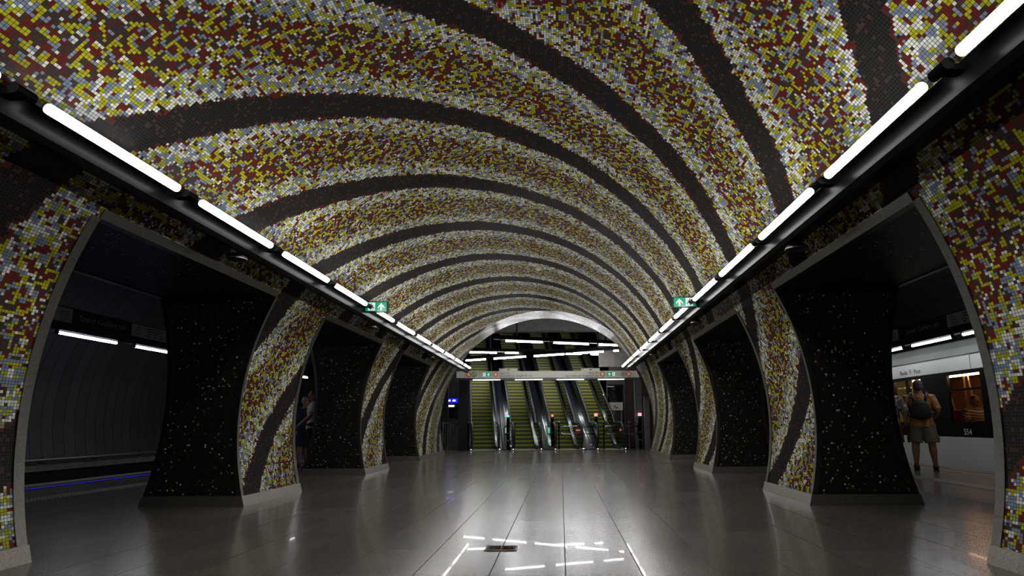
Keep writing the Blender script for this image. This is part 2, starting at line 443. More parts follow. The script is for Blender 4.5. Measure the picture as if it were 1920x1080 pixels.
# ------------------------------------------------------------------ piers
def sweep_L(curve, y, ydir, w=.03, pr=.010, wj=.042):
    """steel angle along an arched edge: curve(t, r) -> (x, z); ydir points from the passage into the pier"""
    prof = [(-pr, -pr), (-pr, w), (-.001, w), (-.001, -.001), (wj, -.001), (wj, -pr)]
    mb = MB(); k = 26; vs = []; fs = []
    for i in range(k+1):
        for (r, d) in prof:
            x, z = curve(i/k, r); vs.append((x, y + d*ydir, z))
    m = len(prof)
    for i in range(k):
        for j in range(m): fs.append((i*m+j, i*m+(j+1) % m, (i+1)*m+(j+1) % m, (i+1)*m+j))
    fs.append(tuple(range(m))); fs.append(tuple(range(k*m, k*m+m)))
    mb.add(vs, fs); return mb
def make_pier(side, y0, y1, label, last=False):
    t = thing('mosaic_pier', label, 'pillar', (side*3.45, (y0+y1)/2, 0), 0, 'tiled piers between the hall and the platforms')
    inv = Matrix.Translation(-Vector(t.location))
    k = 40; vs = []; fs = []; uvs = []
    hall = [TH_T + (TH_B-TH_T)*i/k for i in range(k+1)]
    zs = [ZT - ZT*i/k for i in range(k+1)]
    H = [hall_pt(side, th) for th in hall]; P = [plat_pt(side, z) for z in zs]
    for y in (y0, y1):
        vs += [(x,y,z) for x, z in H] + [(x,y,z) for x, z in P]
    m = k+1; o2 = 2*m
    for i in range(k):
        fs.append((i, i+1, o2+i+1, o2+i)); s0, s1 = side*R*hall[i], side*R*hall[i+1]
        uvs.append([(y0,s0),(y0,s1),(y1,s1),(y1,s0)])
        fs.append((m+i, o2+m+i, o2+m+i+1, m+i+1)); uvs.append([(y0,zs[i]),(y1,zs[i]),(y1,zs[i+1]),(y0,zs[i+1])])
        for b in (0, o2):
            q = (b+i, b+i+1, b+m+i+1, b+m+i)
            fs.append(q); uvs.append([(vs[c][0], vs[c][2]) for c in q])
    fs.append((0, o2, o2+m, m)); uvs.append([(0,0)]*4)
    mi = []
    for i in range(k): mi += [0, 1, 1, 1]
    mi.append(1)
    vs = [inv @ Vector(v) for v in vs]
    b = new_mesh('pier_body', vs, fs, [M_MOS, M_DMOS], t, uvs, mi)
    hc = lambda u, r: hall_pt(side, TH_T + (TH_B-TH_T)*u, r)
    pc = lambda u, r: plat_pt(side, ZT - ZT*u, r)
    for y, d in ((y0, 1), (y1, -1)):
        sweep_L(hc, y, d, .03 if d > 0 else .058).xf(inv).obj('steel_edge', M_STEEL, t, smooth=False)
        sweep_L(lambda u, r: pc(u, r), y, d).xf(inv).obj('steel_edge', M_STEEL, t)
    e = .016; bw = hall_pt(1, TH_B)[0]; pw = plat_pt(1, 0)[0]
    pl = MB(); a, c = sorted((side*(bw-.03), side*(pw+.05)))
    b0, b1 = hall_pt(1, math.acos((.11-ZC)/R)), plat_pt(1, .11)
    X = sorted((side*(min(bw, b0[0])-e-.004), side*(pw+e+.004))); 
    poly = [(side*(bw-e), 0), (side*(pw+e), 0), (side*(b1[0]+e), .108), (side*(b0[0]-e), .108)]
    pl.prism(poly, 'y', y0-e, y1+e)
    pl.xf(inv).obj('plinth', M_PLINTH, t)
    return t
ORD = ['nearest', 'second', 'third', 'last']
for side, sn in ((-1,'empty track'),(1,'waiting train')):
    for i, (y0, y1) in enumerate(PIERS):
        lab = ('curved mosaic pier cut off by the picture edge, on the %s side' % sn,
               'large mosaic pier with black speckled end, nearest in full view, %s side' % sn,
               'middle curved mosaic pier with black speckled end on the %s side' % sn,
               'long mosaic pier next to the escalator hall on the %s side' % sn)[i]
        make_pier(side, y0, y1, lab)
# steel lintel strips along the passage tops
k = 1
for side in (-1, 1):
    for i in range(3):
        ya, yb = PIERS[i][1], PIERS[i+1][0]
        x0, z0 = hall_pt(side, TH_T); x1, z1 = hall_pt(side, TH_T - .068/R)
        e = side*.010
        poly = [(x0-e, ZT-.010), (x0+side*.055, ZT-.010), (x0+side*.055, ZT-.001), (x0-side*.001, ZT-.001), (x1-e*.1, z1), (x1-e, z1-.003)]
        struct(MB().prism(poly, 'y', ya, yb).obj('trim_%d' % k, M_STEEL)); k += 1
        xp, zp = plat_pt(side, ZT)
        poly = [(xp-side*.05, ZT-.010), (xp+side*.01, ZT-.010), (xp+side*.01, ZT+.06), (xp, ZT+.06), (xp, ZT-.001), (xp-side*.05, ZT-.001)]
        struct(MB().prism(poly, 'y', ya, yb).obj('trim_%d' % k, M_STEEL)); k += 1

# ------------------------------------------------------------------ light lines of the hall
FX, FZ, PITCH, LEN = 2.2514, 2.509, 1.2146, .989
NUM = ['first','second','third','fourth','fifth','sixth','seventh','eighth','ninth','tenth','eleventh','twelfth','thirteenth','fourteenth','fifteenth','sixteenth']
def beam_poly(side):
    p = [(2.340,2.545),(2.347,2.405),(2.375,2.375),(2.665,2.505),(2.62,2.575),(2.58,2.57)]
    return [(side*x, z) for x, z in p]
tube_master = {}
M_REFL = pmat('tube_reflector', (.5,.5,.48), .5)
for side, sn, s0 in ((-1,'empty track',2.487),(1,'waiting train',2.511)):
    t = thing('lighting_beam', 'long glossy black beam carrying the tube lights on the %s side' % sn, 'light fitting', (side*2.45, 5, 2.4), 0, 'lighting beams along the hall')
    inv = Matrix.Translation(-Vector(t.location))
    MB().prism(beam_poly(side), 'y', -3.7, 15.85).xf(inv).obj('housing', M_BLACK, t)
    for j in range(-3, 12):
        y = s0 + j*PITCH - (PITCH-LEN)/2
        sk = MB(); sk.tube([(side*FX, y-.05, FZ), (side*FX, y+.05, FZ)], .030, 12)
        sk.box((min(side*FX, side*2.36), y-.03, FZ-.02), (max(side*FX, side*2.36), y+.03, FZ+.012))
        sk.xf(inv).obj('socket', M_BLACK, t)
    for j in range(-3, 11):
        y0 = s0 + j*PITCH
        cnt = j + 2   # tubes seen in the picture start at j = -1 on the far side of the frame edge
        lab = ('%s fluorescent tube from the near end of the lights on the %s side' % (NUM[j], sn)) if j >= 0 else ('fluorescent tube above the viewer, cut by the picture edge, on the %s side' % sn if j == -1 else 'fluorescent tube behind the viewer on the %s side' % sn)
        if side not in tube_master:
            tt = thing('fluorescent_tube', lab, 'tube light', (side*FX, y0, FZ), 0, 'tube lights along the hall')
            g = MB().tube([(0,.02,0),(0,LEN-.02,0)], .028, 24).obj('glass_tube', [M_TUBE, M_REFL], tt)
            dn = Vector((side*.966, 0, .259))     # the back of each tube, towards the wall above it, carries a reflector film
            for pl in g.data.polygons:
                if abs(pl.normal.y) < .5 and pl.normal.dot(dn) > math.cos(math.radians(80)): pl.material_index = 1
            for yy in (-.022, LEN-.022):
                MB().tube([(0,yy,0),(0,yy+.044,0)], .030, 14).obj('end_cap', M_CAP, tt)
            tube_master[side] = tt
        else:
            tt = copy_tree(tube_master[side]); tt.location = (side*FX, y0, FZ); tt['label'] = lab

# round loudspeakers under the beams
spk = None
for side, sn in ((-1,'empty track'),(1,'waiting train')):
    for i, y in enumerate((4.53, 7.95, 11.7)):
        lab = 'round dark ceiling loudspeaker above the %s passage on the %s side' % (['nearest','middle','farthest'][i], sn)
        if spk is None:
            spk = thing('loudspeaker', lab, 'loudspeaker', (side*2.47, y, 2.33), 0, 'round loudspeakers under the lighting beams')
            MB().tube([(0,0,.02),(0,0,.05)], [.085,.06], 24).obj('housing', M_MATTB, spk)
            MB().tube([(.083*math.cos(2*PI*q/28),.083*math.sin(2*PI*q/28),.004) for q in range(28)], .0045, 6, closed=True).obj('rim', M_PLINTH, spk, smooth=True)
            MB().tube([(0,0,.004),(0,0,.02)], .083, 28).obj('bezel', M_MATTB, spk)
            MB().tube([(0,0,.0),(0,0,.0039)], .076, 24).obj('grille', M_MATTB, spk)
        else:
            c = copy_tree(spk); c.location = (side*2.47, y, 2.33); c['label'] = lab

# exit signs
M_GREEN = pmat('exit_green', (.0,.21,.11), .3, emit=(0,.24,.125), es=.9)
M_EXITW = pmat('exit_white', (.8,.85,.82), .4, emit=(.75,.85,.8), es=.8)
M_DGREEN = pmat('dark_green_box', (.0,.045,.026), .3)
def arrow_poly(cx, cz, h):
    s = h/2; w = h*.42
    return [(cx-.16*h, cz-s),(cx+.16*h, cz-s),(cx+.16*h, cz+.08*h),(cx+w, cz-.16*h),(cx+w+.02*h, cz+.06*h),(cx, cz+s),(cx-w-.02*h, cz+.06*h),(cx-w, cz-.16*h),(cx-.16*h, cz+.08*h)]
def arrow(mb, cx, cz, h, y, ang=0, d=.002):
    s = h/2
    def rot(p):
        x, z = p[0], p[1]; c, q = math.cos(ang), math.sin(ang)
        return (cx + x*c - z*q, cz + x*q + z*c)
    mb.prism([rot(p) for p in [(-.11*h,-s),(.11*h,-s),(.11*h,.1*h),(-.11*h,.1*h)]], 'y', y-d, y)
    mb.prism([rot(p) for p in [(-.46*h,-.05*h),(-.46*h,-.22*h),(0,.24*h),(.46*h,-.22*h),(.46*h,-.05*h),(.0,s)]], 'y', y-d, y)
    return mb
def running_man(mb, cx, cz, h, y, flip=1, d=.002):
    def seg(a, b, w):
        a = Vector((a[0],a[1])); b = Vector((b[0],b[1])); t = (b-a).normalized(); q = Vector((-t.y,t.x))*w/2
        P = [a-q, b-q, b+q, a+q]
        mb.prism([(cx+flip*p.x*h, cz+p.y*h) for p in P], 'y', y-d, y)
    pts = [(math.cos(2*PI*i/10)*.085*h, math.sin(2*PI*i/10)*.085*h) for i in range(10)]
    mb.prism([(cx+flip*-.06*h+p[0], cz+.36*h+p[1]) for p in pts], 'y', y-d, y)
    seg((-.02,.24),(.06,-.05),.15); seg((.06,-.03),(-.08,-.2),.11); seg((-.08,-.2),(-.18,-.44),.1)
    seg((.06,-.03),(.24,-.16),.1); seg((.24,-.16),(.40,-.2),.09)
    seg((-.02,.22),(-.22,.12),.08); seg((-.22,.12),(-.34,.2),.07); seg((.0,.22),(.2,.16),.08); seg((.2,.16),(.26,.0),.07)
    return mb
def exit_sign(side, label):
    cx = 2.17 if side > 0 else -2.19
    t = thing('exit_sign', label, 'sign', (cx, 7.35, 2.52), 0, 'green exit signs on the lighting beams')
    MB().box((-.165,0,-.078),(.165,.05,.078)).obj('sign_box', M_DGREEN, t, bevel=.004)
    MB().box((-.150,-.004,-.062),(.150,-.0005,.066)).obj('green_face', M_GREEN, t)
    f = side
    q = MB(); arrow(q, -f*.075, 0, .10, -.0045); q.obj('arrow', M_EXITW, t)
    MB().box((f*.062-.05,-.0065,-.056),(f*.062+.05,-.0045,.060)).obj('white_field', M_EXITW, t)
    q = MB(); running_man(q, f*.062, 0, .105, -.007, -1 if f > 0 else 1); q.obj('running_figure', M_DGREEN, t)
    MB().box((min(f*.12,f*.18),.01,.078),(max(f*.12,f*.18),.03,.10)).obj('bracket', M_MATTB, t)
exit_sign(-1, 'green exit sign with running figure before its arrow, hung from the empty track side beam')
exit_sign(1, 'green exit sign with arrow before its running figure, hung from the train side beam')

# small ceiling devices
def on_vault(y, th=0): x, z = hall_pt(1, th); return (x, y, z)
t = thing('smoke_detector', 'small white round smoke detector on the vault far along the crown', 'smoke detector', on_vault(10.52))
MB().tube([(0,0,-.045),(0,0,-.02)], [.035,.055], 16).obj('sensor_head', pmat('detector_white', (.7,.66,.6), .5), t)
MB().tube([(0,0,-.02),(0,0,.01)], .062, 16).obj('base', pmat('detector_base', (.5,.47,.42), .5), t)
t = thing('warning_lamp', 'small dark red lamp on the crown of the vault at the top edge', 'lamp', on_vault(3.57))
M_RED = pmat('red_plastic', (.16,.008,.006), .3)
MB().ell((0,0,-.03), (.04,.04,.035)).obj('red_dome', M_RED, t, smooth=True)
MB().tube([(0,0,-.02),(0,0,.01)], .048, 16).obj('base', M_MATTB, t)

# floor drain plate
M_BRASS = pmat('dark_brass', (.10,.07,.05), .35, .8)
t = thing('floor_plate', 'small square patterned metal plate set in the polished floor', 'floor plate', (-.002,3.832,0))
MB().box((-.108,-.07,-.004),(.108,.07,.003)).obj('base_plate', M_MATTB, t)
fr = MB(); fr.box((-.112,-.074,0),(.112,-.062,.005)); fr.box((-.112,.062,0),(.112,.074,.005)); fr.box((-.112,-.062,0),(-.1,.062,.005)); fr.box((.1,-.062,0),(.112,.062,.005)); fr.obj('frame', M_BRASS, t)
gr = MB()
for i in range(8):
    a = i*PI/4
    gr.tube([(0,0,.003),(.09*math.cos(a)*1.0,.055*math.sin(a),.003)], .004, 6)
gr.tube([(.055*math.cos(2*PI*i/20), .036*math.sin(2*PI*i/20), .003) for i in range(20)], .004, 6, closed=True)
gr.tube([(.088*math.cos(2*PI*i/20), .055*math.sin(2*PI*i/20), .003) for i in range(20)], .003, 6, closed=True)
gr.obj('rosette', M_BRASS, t)
# ------------------------------------------------------------------ platforms
M_LED = emat('blue_led', (.03,.012,.9), 1.5)
for side, sn in ((-1,'empty track'),(1,'waiting train')):
    q = sorted((side*7.32, side*7.60))
    struct(MB().box((q[0],Y_BACK,.0),(q[1],15.9,.004)).obj('trim_platform_edge_'+('left' if side < 0 else 'right'), M_CONC))
    q = sorted((side*5.72, side*6.02))
    struct(MB().box((q[0],Y_BACK,.0),(q[1],15.9,.004)).obj('trim_tactile_strip_'+('left' if side < 0 else 'right'), rib_mat('tactile_ribs_%d' % (side+1), (.16,.14,.12), .045)))
t = thing('light_strip', 'thin glowing blue light strip set in the floor along the empty platform edge', 'light strip', (-6.98, 8, 0))
MB().box((-.022,-11,.001),(.022,8,.006)).obj('led_line', M_LED, t)
fr = MB(); fr.box((-.036,-11,0),(-.0225,8,.007)); fr.obj('channel', M_BLACK, t); MB().box((.0225,-11,0),(.036,8,.007)).obj('channel', M_BLACK, t)
t = thing('warning_line', 'thin orange yellow safety line along the platform edge by the train', 'floor marking', (7.12, 8, 0))
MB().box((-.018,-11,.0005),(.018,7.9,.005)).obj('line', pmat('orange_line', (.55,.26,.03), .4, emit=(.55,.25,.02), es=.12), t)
# handrail pipe on brackets along the far tunnel wall
t = thing('wall_pipe', 'grey horizontal pipe on dark brackets along the far tunnel wall of the empty track', 'pipe', (-10.45, 10, .18))
MB().tube([(0,-14,0),(0,10,0)], .045, 12).obj('pipe', pmat('galvanised_pipe', (.30,.29,.26), .4, .7), t)
for i in range(18):
    y = -12 + i*1.3
    b = MB(); b.box((-.30,y-.03,-.05),(.0,y+.03,-.02)); b.box((-.03,y-.03,-.06),(.03,y+.03,.05)); b.obj('bracket', M_MATTB, t)

M_SIGNB = pmat('sign_dark', (.010,.014,.013), .4)
M_SIGNW = pmat('sign_pale', (.80,.79,.74), .5)
M_LETTER = pmat('sign_letter', (.6,.63,.6), .5)
M_GREYT = pmat('sign_print', (.02,.02,.02), .5)
def platform_sign(side, yc, label):
    """station name board over the platform edge, facing the hall"""
    X = side*7.1
    t = thing('station_sign', label, 'sign', (X, yc, 2.42), 0, 'station name boards over the platform edges')
    f = -side      # outward normal along x
    b = MB(); q = sorted((0, side*.10)); b.box((q[0],-2.0,0),(q[1],2.0,.26)); b.obj('board', M_SIGNB, t)
    hx = f*.003
    for (a, c) in ((-.93,-.55) if side < 0 else (-1.75,-.62), (.60,1.55) if side < 0 else (.72,1.05)):
        q = sorted((hx, f*.0005)); MB().box((q[0],a,.02),(q[1],c,.24)).obj('pale_panel', M_SIGNW, t)
        cy = (c-.13) if (a < 0) else (a+.14)
        if side > 0: cy = c-.16 if a < 0 else a+.16
        g = MB()
        for i in range(7):
            z = -.085 + i*.028; w = math.sqrt(max(.0, .0085 - z*z))*.9
            if w > .01: g.prism([(cy-w, .13+z-.02), (cy+w, .13+z+.01), (cy+w, .13+z+.018), (cy-w, .13+z-.012)], 'x', f*.0035, f*.0045)
        g.obj('hatched_emblem', M_GREYT, t)
        if c-a > .8:
            g = MB()
            for k_ in range(4):
                zz = .19 - k_*.045
                for j in range(4 if k_ > 1 else 1):
                    y0 = (a+.36 + j*.15) if side < 0 else (c-.36 - j*.15)
                    w = .09 if k_ > 1 else .42-.1*k_
                    y1 = y0 + w if side < 0 else y0 - w
                    g.box((min(f*.0035,f*.0045), min(y0,y1), zz), (max(f*.0035,f*.0045), max(y0,y1), zz+.014))
            g.obj('small_print', M_GREYT, t)
    text('lettering', 'Szent Gellért tér', .135, face_mat((f*.004, .03, .125), (f,0,0)), M_LETTER, t)
    # channel with tubes under the board
    q = sorted((-.02, .12)); MB().box((min(-side*.02,side*.12),-2.0,-.11),(max(-side*.02,side*.12),2.0,-.002)).obj('light_channel', pmat('channel_%s_%d' % (sn, int(yc*10)), (.02,.021,.026), .3), t)
    return t
PS = [(-1, 8.38, 'dark station name board with pale line panels, nearest one over the empty platform'),
      (-1, 15.4, 'far dark station name board over the empty platform, a sliver beside the second pier'),
      (1, 9.9, 'dark station name board above the white train roof')]
for a in PS: platform_sign(*a)
ptube = None
def platform_tube(side, y0, y1, label):
    t = thing('platform_tube', label, 'tube light', (side*7.1, y0, 2.265), 0, 'tube lights under the platform name boards')
    L = y1-y0
    MB().tube([(0,.03,0),(0,L-.03,0)], .022, 12).obj('glass_tube', M_TUBE_P, t)
    for yy in (0, L-.03): MB().tube([(0,yy,0),(0,yy+.03,0)], .024, 12).obj('end_cap', M_MATTB, t)
    for yy in (.0, L-.03): MB().box((-.02,yy,.015),(.02,yy+.03,.045)).obj('holder', M_MATTB, t)
platform_tube(-1, 7.60, 8.72, 'white tube light under the name board of the empty platform, longer one in view')
platform_tube(-1, 9.06, 10.15, 'white tube light under the name board of the empty platform, half hidden by the pier')
platform_tube(-1, 14.05, 14.75, 'small far tube light of the empty platform seen past the second pier')
platform_tube(-1, 14.95, 15.6, 'farthest tube light of the empty platform seen past the second pier')
platform_tube(1, 6.55, 7.65, 'added unseen tube light above the train behind the nearest pier')  # unseen tube added to brighten the train and the man beside it
platform_tube(1, 7.85, 8.98, 'added tube light above the train, its tip just behind the nearest pier')  # row continued behind the pier, added for more light on the train
platform_tube(1, 11.85, 12.95, 'added unseen tube light above the train behind the large pier')  # added out of view, lights the train side from behind the pier
platform_tube(-1, 11.6, 12.7, 'added unseen tube light above the woman in teal on the empty platform')  # unseen extra tube, added to brighten the people on the empty platform
platform_tube(-1, 5.6, 6.7, 'added unseen tube light of the empty platform behind the nearest pier')  # likewise an added tube that is never in view
platform_tube(1, 9.18, 10.27, 'white tube light above the train roof, longer one in view')
platform_tube(1, 10.5, 11.6, 'white tube light above the train roof, cut off by the steel edge of the pier')

# ------------------------------------------------------------------ train
M_WHITE = pmat('train_white', (.62,.62,.60), .35, coat=.3); M_TBLK = pmat('train_black', (.008,.008,.009), .22)
M_ROOF = pmat('train_roof', (.34,.36,.34), .5); M_TGLASS = gmat('train_glass', (.62,.60,.56))
M_WARM = pmat('warm_interior', (.34,.22,.13), .5); M_WLAMP = emat('warm_lamp', (1.0,.60,.33), 40.0)
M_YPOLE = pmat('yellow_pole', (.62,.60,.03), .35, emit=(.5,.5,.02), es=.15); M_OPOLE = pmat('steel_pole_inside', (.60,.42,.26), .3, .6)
TX = 7.75
t = thing('metro_train', 'white and black metro train standing at the platform with lit windows', 'train', (TX, 9.9, 0))
inv = Matrix.Translation((-TX, -9.9, 0))
Y0, Y1 = 5.2, 16.4
wins = [(6.2,7.0),(8.35,9.15),(9.57,10.37),(13.3,14.1),(14.6,15.4)]
doors = [(7.15,8.2),(10.95,12.35)]
def Tm(): return MB()
segs = []
cur = Y0
for a, b in [(7.08,7.16),(8.16,8.24),(10.88,11.0),(12.3,12.38)]: segs.append((cur, a)); cur = b
segs.append((cur, Y1))
for a, b in segs:
    MB().box((TX,a,-.75),(TX+.06,b,.555)).xf(inv).obj('lower_panel', M_WHITE, t, bevel=.006)
q = MB()
for a, b in [(7.08,7.16),(8.16,8.24),(10.88,11.0),(12.3,12.38)]:
    MB().box((TX+.012,a,-.75),(TX+.05,b,.555)).xf(inv).obj('door_gap', M_RUBBER, t)
# black band with window holes
holes = sorted([(a,b,.835,1.70) for a, b in wins] + [(7.28,7.62,.85,1.70),(7.72,8.06,.85,1.70),(11.12,11.50,.85,1.70),(11.60,11.98,.85,1.70)])
q = MB(); q.box((TX+.004,Y0,.5551),(TX+.055,Y1,.834)); q.box((TX+.004,Y0,1.701),(TX+.055,Y1,1.769))
cur = Y0
for a, b, z0, z1 in holes:
    q.box((TX+.004,cur,.834),(TX+.055,a,1.701)); cur = b
q.box((TX+.004,cur,.834),(TX+.055,Y1,1.701))
q.xf(inv).obj('window_band', M_TBLK, t)
for a, b, z0, z1 in holes:
    w = MB().box((TX+.02,a,.834),(TX+.026,b,1.701)).xf(inv).obj('window_pane', M_TGLASS, t)
    if b-a > .7: MB().box((TX+.008,a,1.40),(TX+.034,b,1.44)).xf(inv).obj('transom', M_TBLK, w)
MB().box((TX-.004,Y0,1.77),(TX+.06,Y1,2.02)).xf(inv).obj('upper_panel', M_WHITE, t)
rp = [(TX+.01,2.021),(TX+.02,2.05),(TX+.10,2.20),(TX+.28,2.36),(TX+.7,2.46),(TX+1.3,2.50),(TX+2.6,2.36),(TX+2.6,2.30),(TX+1.3,2.44),(TX+.7,2.40),(TX+.3,2.30),(TX+.12,2.14),(TX+.06,2.021)]
MB().prism(rp, 'y', Y0, Y1).xf(inv).obj('roof', M_ROOF, t)
MB().box((TX+.004,Y0,2.036),(TX+.03,Y1,2.056)).xf(inv).obj('rain_gutter', M_TBLK, t)
MB().box((TX-.0055,9.73,1.775),(TX+.01,9.742,2.02)).xf(inv).obj('panel_joint', M_MATTB, t)
MB().box((TX+.06,Y0,-.05),(TX+2.5,Y1,.0)).xf(inv).obj('carriage_floor', M_DCONC, t)
MB().box((TX+2.45,Y0,0),(TX+2.52,Y1,2.3)).xf(inv).obj('far_side', pmat('far_side_brown', (.28,.15,.08), .4), t)
MB().box((TX+.07,Y0,1.86),(TX+2.45,Y1,1.9)).xf(inv).obj('inner_ceiling', M_WARM, t)
for yy in (8.9, 10.45, 12.0): MB().tube([(TX+.75,yy,1.76),(TX+.75,yy+.95,1.76)], .022, 10).xf(inv).obj('ceiling_lamp', M_WLAMP, t)
for (p0, p1, m) in (((8.5,10.95,0),(8.5,10.95,1.85),M_OPOLE), ((8.3,11.17,.5),(8.3,11.15,1.85),M_OPOLE), ((8.5,11.14,.6),(8.5,11.52,1.85),M_OPOLE), ((8.6,10.88,1.0),(8.6,10.98,1.85),M_OPOLE), ((8.5,10.58,.9),(8.5,10.50,1.85),M_OPOLE),
                    ((8.1,12.02,0),(8.1,12.02,1.85),M_YPOLE), ((8.1,11.93,0),(8.1,11.93,1.85),M_YPOLE)):
    MB().tube([p0,p1], .017, 10).xf(inv).obj('grab_pole', m, t)
MB().box((8.3,12.38,.3),(8.36,13.0,1.85)).xf(inv).obj('yellow_glow_panel', pmat('yellow_glow_panel', (.50,.36,.09), .4, emit=(.5,.34,.08), es=.22), t)  # glowing panel added to stand for the yellow-lit interior behind the door
s = MB(); s.box((TX+.30,10.25,.3),(TX+.75,10.85,.48)); s.box((TX+.30,10.76,.48),(TX+.75,10.84,1.07)); s.xf(inv).obj('red_seat', pmat('seat_red', (.14,.022,.015), .6), t, bevel=.02)
text('number_lettering', '554', .155, inv @ face_mat((TX+.001, 9.99, .645), (-1,0,0)), pmat('number_white', (.7,.7,.68), .4), t, sx=.82)
text('logo_lettering', 'Buda', .13, inv @ face_mat((TX-.006, 11.60, 1.86), (-1,0,0)), M_MATTB, t, sx=.95)
text('logo_lettering', 'Pest', .13, inv @ face_mat((TX-.006, 11.17, 1.86), (-1,0,0)), M_MATTB, t, sx=.95)
c = MB(); c.prism([(11.36,1.92),(11.42,1.92),(11.42,1.85),(11.39,1.82),(11.36,1.85)], 'x', TX-.0065, TX-.004); c.xf(inv).obj('crest', pmat('crest_grey', (.3,.3,.3), .5), t)

# ------------------------------------------------------------------ people
M_SKIN = pmat('skin', (.36,.19,.125), .55, spec=.3); M_SKIN2 = pmat('tanned_skin', (.27,.13,.08), .55, spec=.3)
M_EYE = pmat('eye_dark', (.02,.015,.012), .3); M_LIP = pmat('lips', (.20,.07,.06), .5)
def limb(mb, pts, rad, n=14): mb.tube(pts, rad, n)
def hand(mb, w, d, s, c, H):
    """palm and five fingers from wrist w along d; s to the thumb side; c the way the fingers curl"""
    w = Vector(w); d = Vector(d).normalized(); s = (Vector(s) - d*Vector(s).dot(d)).normalized(); c = Vector(c).normalized()
    mb.tube([w, w+d*.02*H, w+d*.05*H], [.017*H,.022*H,.021*H], 12, ry=[.014*H,.013*H,.012*H], up=s)
    for i, L in enumerate((.040,.046,.043,.034)):
        b = w + d*.048*H + s*(.016-.0105*i)*H
        k = b + d*L*.5*H + c*.006*H
        mb.tube([b - d*.012*H, b, k, k + (d*.75+c*.65).normalized()*L*.5*H], [.0062*H,.006*H,.0056*H,.0048*H], 8)
    b = w + d*.014*H + s*.016*H
    k = b + (d*.6+s*.7).normalized()*.026*H
    mb.tube([b - s*.008*H, b, k, k + (d*.9+s*.15+c*.3).normalized()*.024*H], [.0075*H,.0075*H,.0066*H,.0052*H], 8)
def person(name, label, H, loc, rz, cl, arms, legs, tilt=0.0, skin=None, group=None, sit=False):
    skin = skin or M_SKIN
    t = thing(name, label, 'person', loc, rz, group)
    S = lambda p: Vector(p)*H
    TOR = [(.468,.078,.060,0),(.52,.098,.074,0),(.56,.092,.068,0),(.605,.083,.060,0),(.66,.092,.064,0),(.72,.104,.069,.002),(.77,.112,.066,.0),(.805,.100,.056,-.004),(.83,.058,.045,-.004),(.848,.036,.037,0),(.885,.033,.036,.008)]
    b = MB()
    b.tube([S((0,y,z)) for z, rx, ry, y in TOR], [rx*H for z, rx, ry, y in TOR], 20, ry=[ry*H for z, rx, ry, y in TOR], up=(1,0,0))
    Rx = Matrix.Rotation(-tilt, 3, 'X'); piv = Vector((0,.004,.86))
    hd = lambda p: S(piv + Rx @ (Vector(p)-piv))
    b.ell(hd((0,.010,.932)), (.045*H,.056*H,.066*H), rot=Rx)
    b.ell(hd((0,.026,.892)), (.033*H,.034*H,.034*H), rot=Rx)
    b.ell(hd((0,.066,.915)), (.0085*H,.013*H,.015*H), rot=Rx)
    b.ell(hd((0,.054,.942)), (.030*H,.012*H,.010*H), rot=Rx)
    b.ell(hd((0,.050,.872)), (.014*H,.012*H,.010*H), rot=Rx)
    for s in (-1, 1): b.ell(hd((s*.046,.006,.918)), (.007*H,.013*H,.019*H), rot=Rx)
    for s in (-1, 1):
        e, w, sd, cu = arms[s]
        sh = S((s*.112,-.004,.797)); e = S(e); w = S(w)
        m1 = sh.lerp(e,.35); m2 = e.lerp(w,.3)
        limb(b, [S((s*.075,-.002,.80)), sh, m1, e, m2, w], [.038*H,.038*H,.034*H,.026*H,.0265*H,.0175*H])
        hand(b, w, w-e, sd, cu, H)
        k, a = legs[s]; hp = S((s*.052,0,.505)); k = S(k); a = S(a)
        limb(b, [hp, hp.lerp(k,.4), k, k.lerp(a,.28), k.lerp(a,.65), a, a - Vector((0,0,.02*H))], [.062*H,.055*H,.037*H,.039*H,.028*H,.021*H,.022*H])
        b.ell(a + S((0,.035,-.026)), (.024*H,.068*H,.019*H))
    b.obj('body', skin, t, voxel=.0075)
    for s in (-1, 1):
        MB().ell(hd((s*.018,.061,.930)), (.007*H,.005*H,.0045*H), 8, 6, Rx).obj('eye', M_EYE, t, smooth=True)
    MB().ell(hd((0,.0585,.888)), (.014*H,.006*H,.0045*H), 10, 6, Rx).obj('mouth', M_LIP, t, smooth=True)
    h = MB()
    h.ell(hd((0,-.002,.943)), (.0495*H,.058*H,.063*H), rot=Rx)
    if cl.get('hair_back'): h.ell(hd((0,-.045,.90)), (.040*H,.026*H,.05*H), rot=Rx); h.ell(hd((0,-.066,.93)), (.024*H,.022*H,.024*H), rot=Rx)
    else: h.ell(hd((0,-.028,.912)), (.040*H,.032*H,.040*H), rot=Rx)
    h.obj('hair', cl['hair'], t, voxel=.008)
    g = .010*H
    # upper garment
    z0 = cl.get('shirt_z', .50)
    u = MB()
    P = [p for p in TOR if p[0] >= z0-.001 and p[0] <= .835]
    if P[0][0] > z0: P = [(z0, .102, .076, 0)] + P
    fl_ = cl.get('loose', 1.0)
    u.tube([S((0,y,z)) for z, rx, ry, y in P], [(rx*fl_*H+g) if z < .8 else rx*H+g*.8 for z, rx, ry, y in P], 20, ry=[(ry*fl_*H+g) if z < .8 else ry*H+g*.8 for z, rx, ry, y in P], up=(1,0,0))
    for s in (-1, 1):
        e, w, sd, cu = arms[s]; sh = S((s*.112,-.004,.797)); e = S(e)
        q = cl.get('sleeve', .75)
        u.tube([S((s*.07,-.002,.80)), sh, sh.lerp(e,.4), sh.lerp(e,q)], [.046*H,.047*H,.045*H,.042*H], 14)
    so = u.obj('shirt', cl['shirt'], t, voxel=.0085)
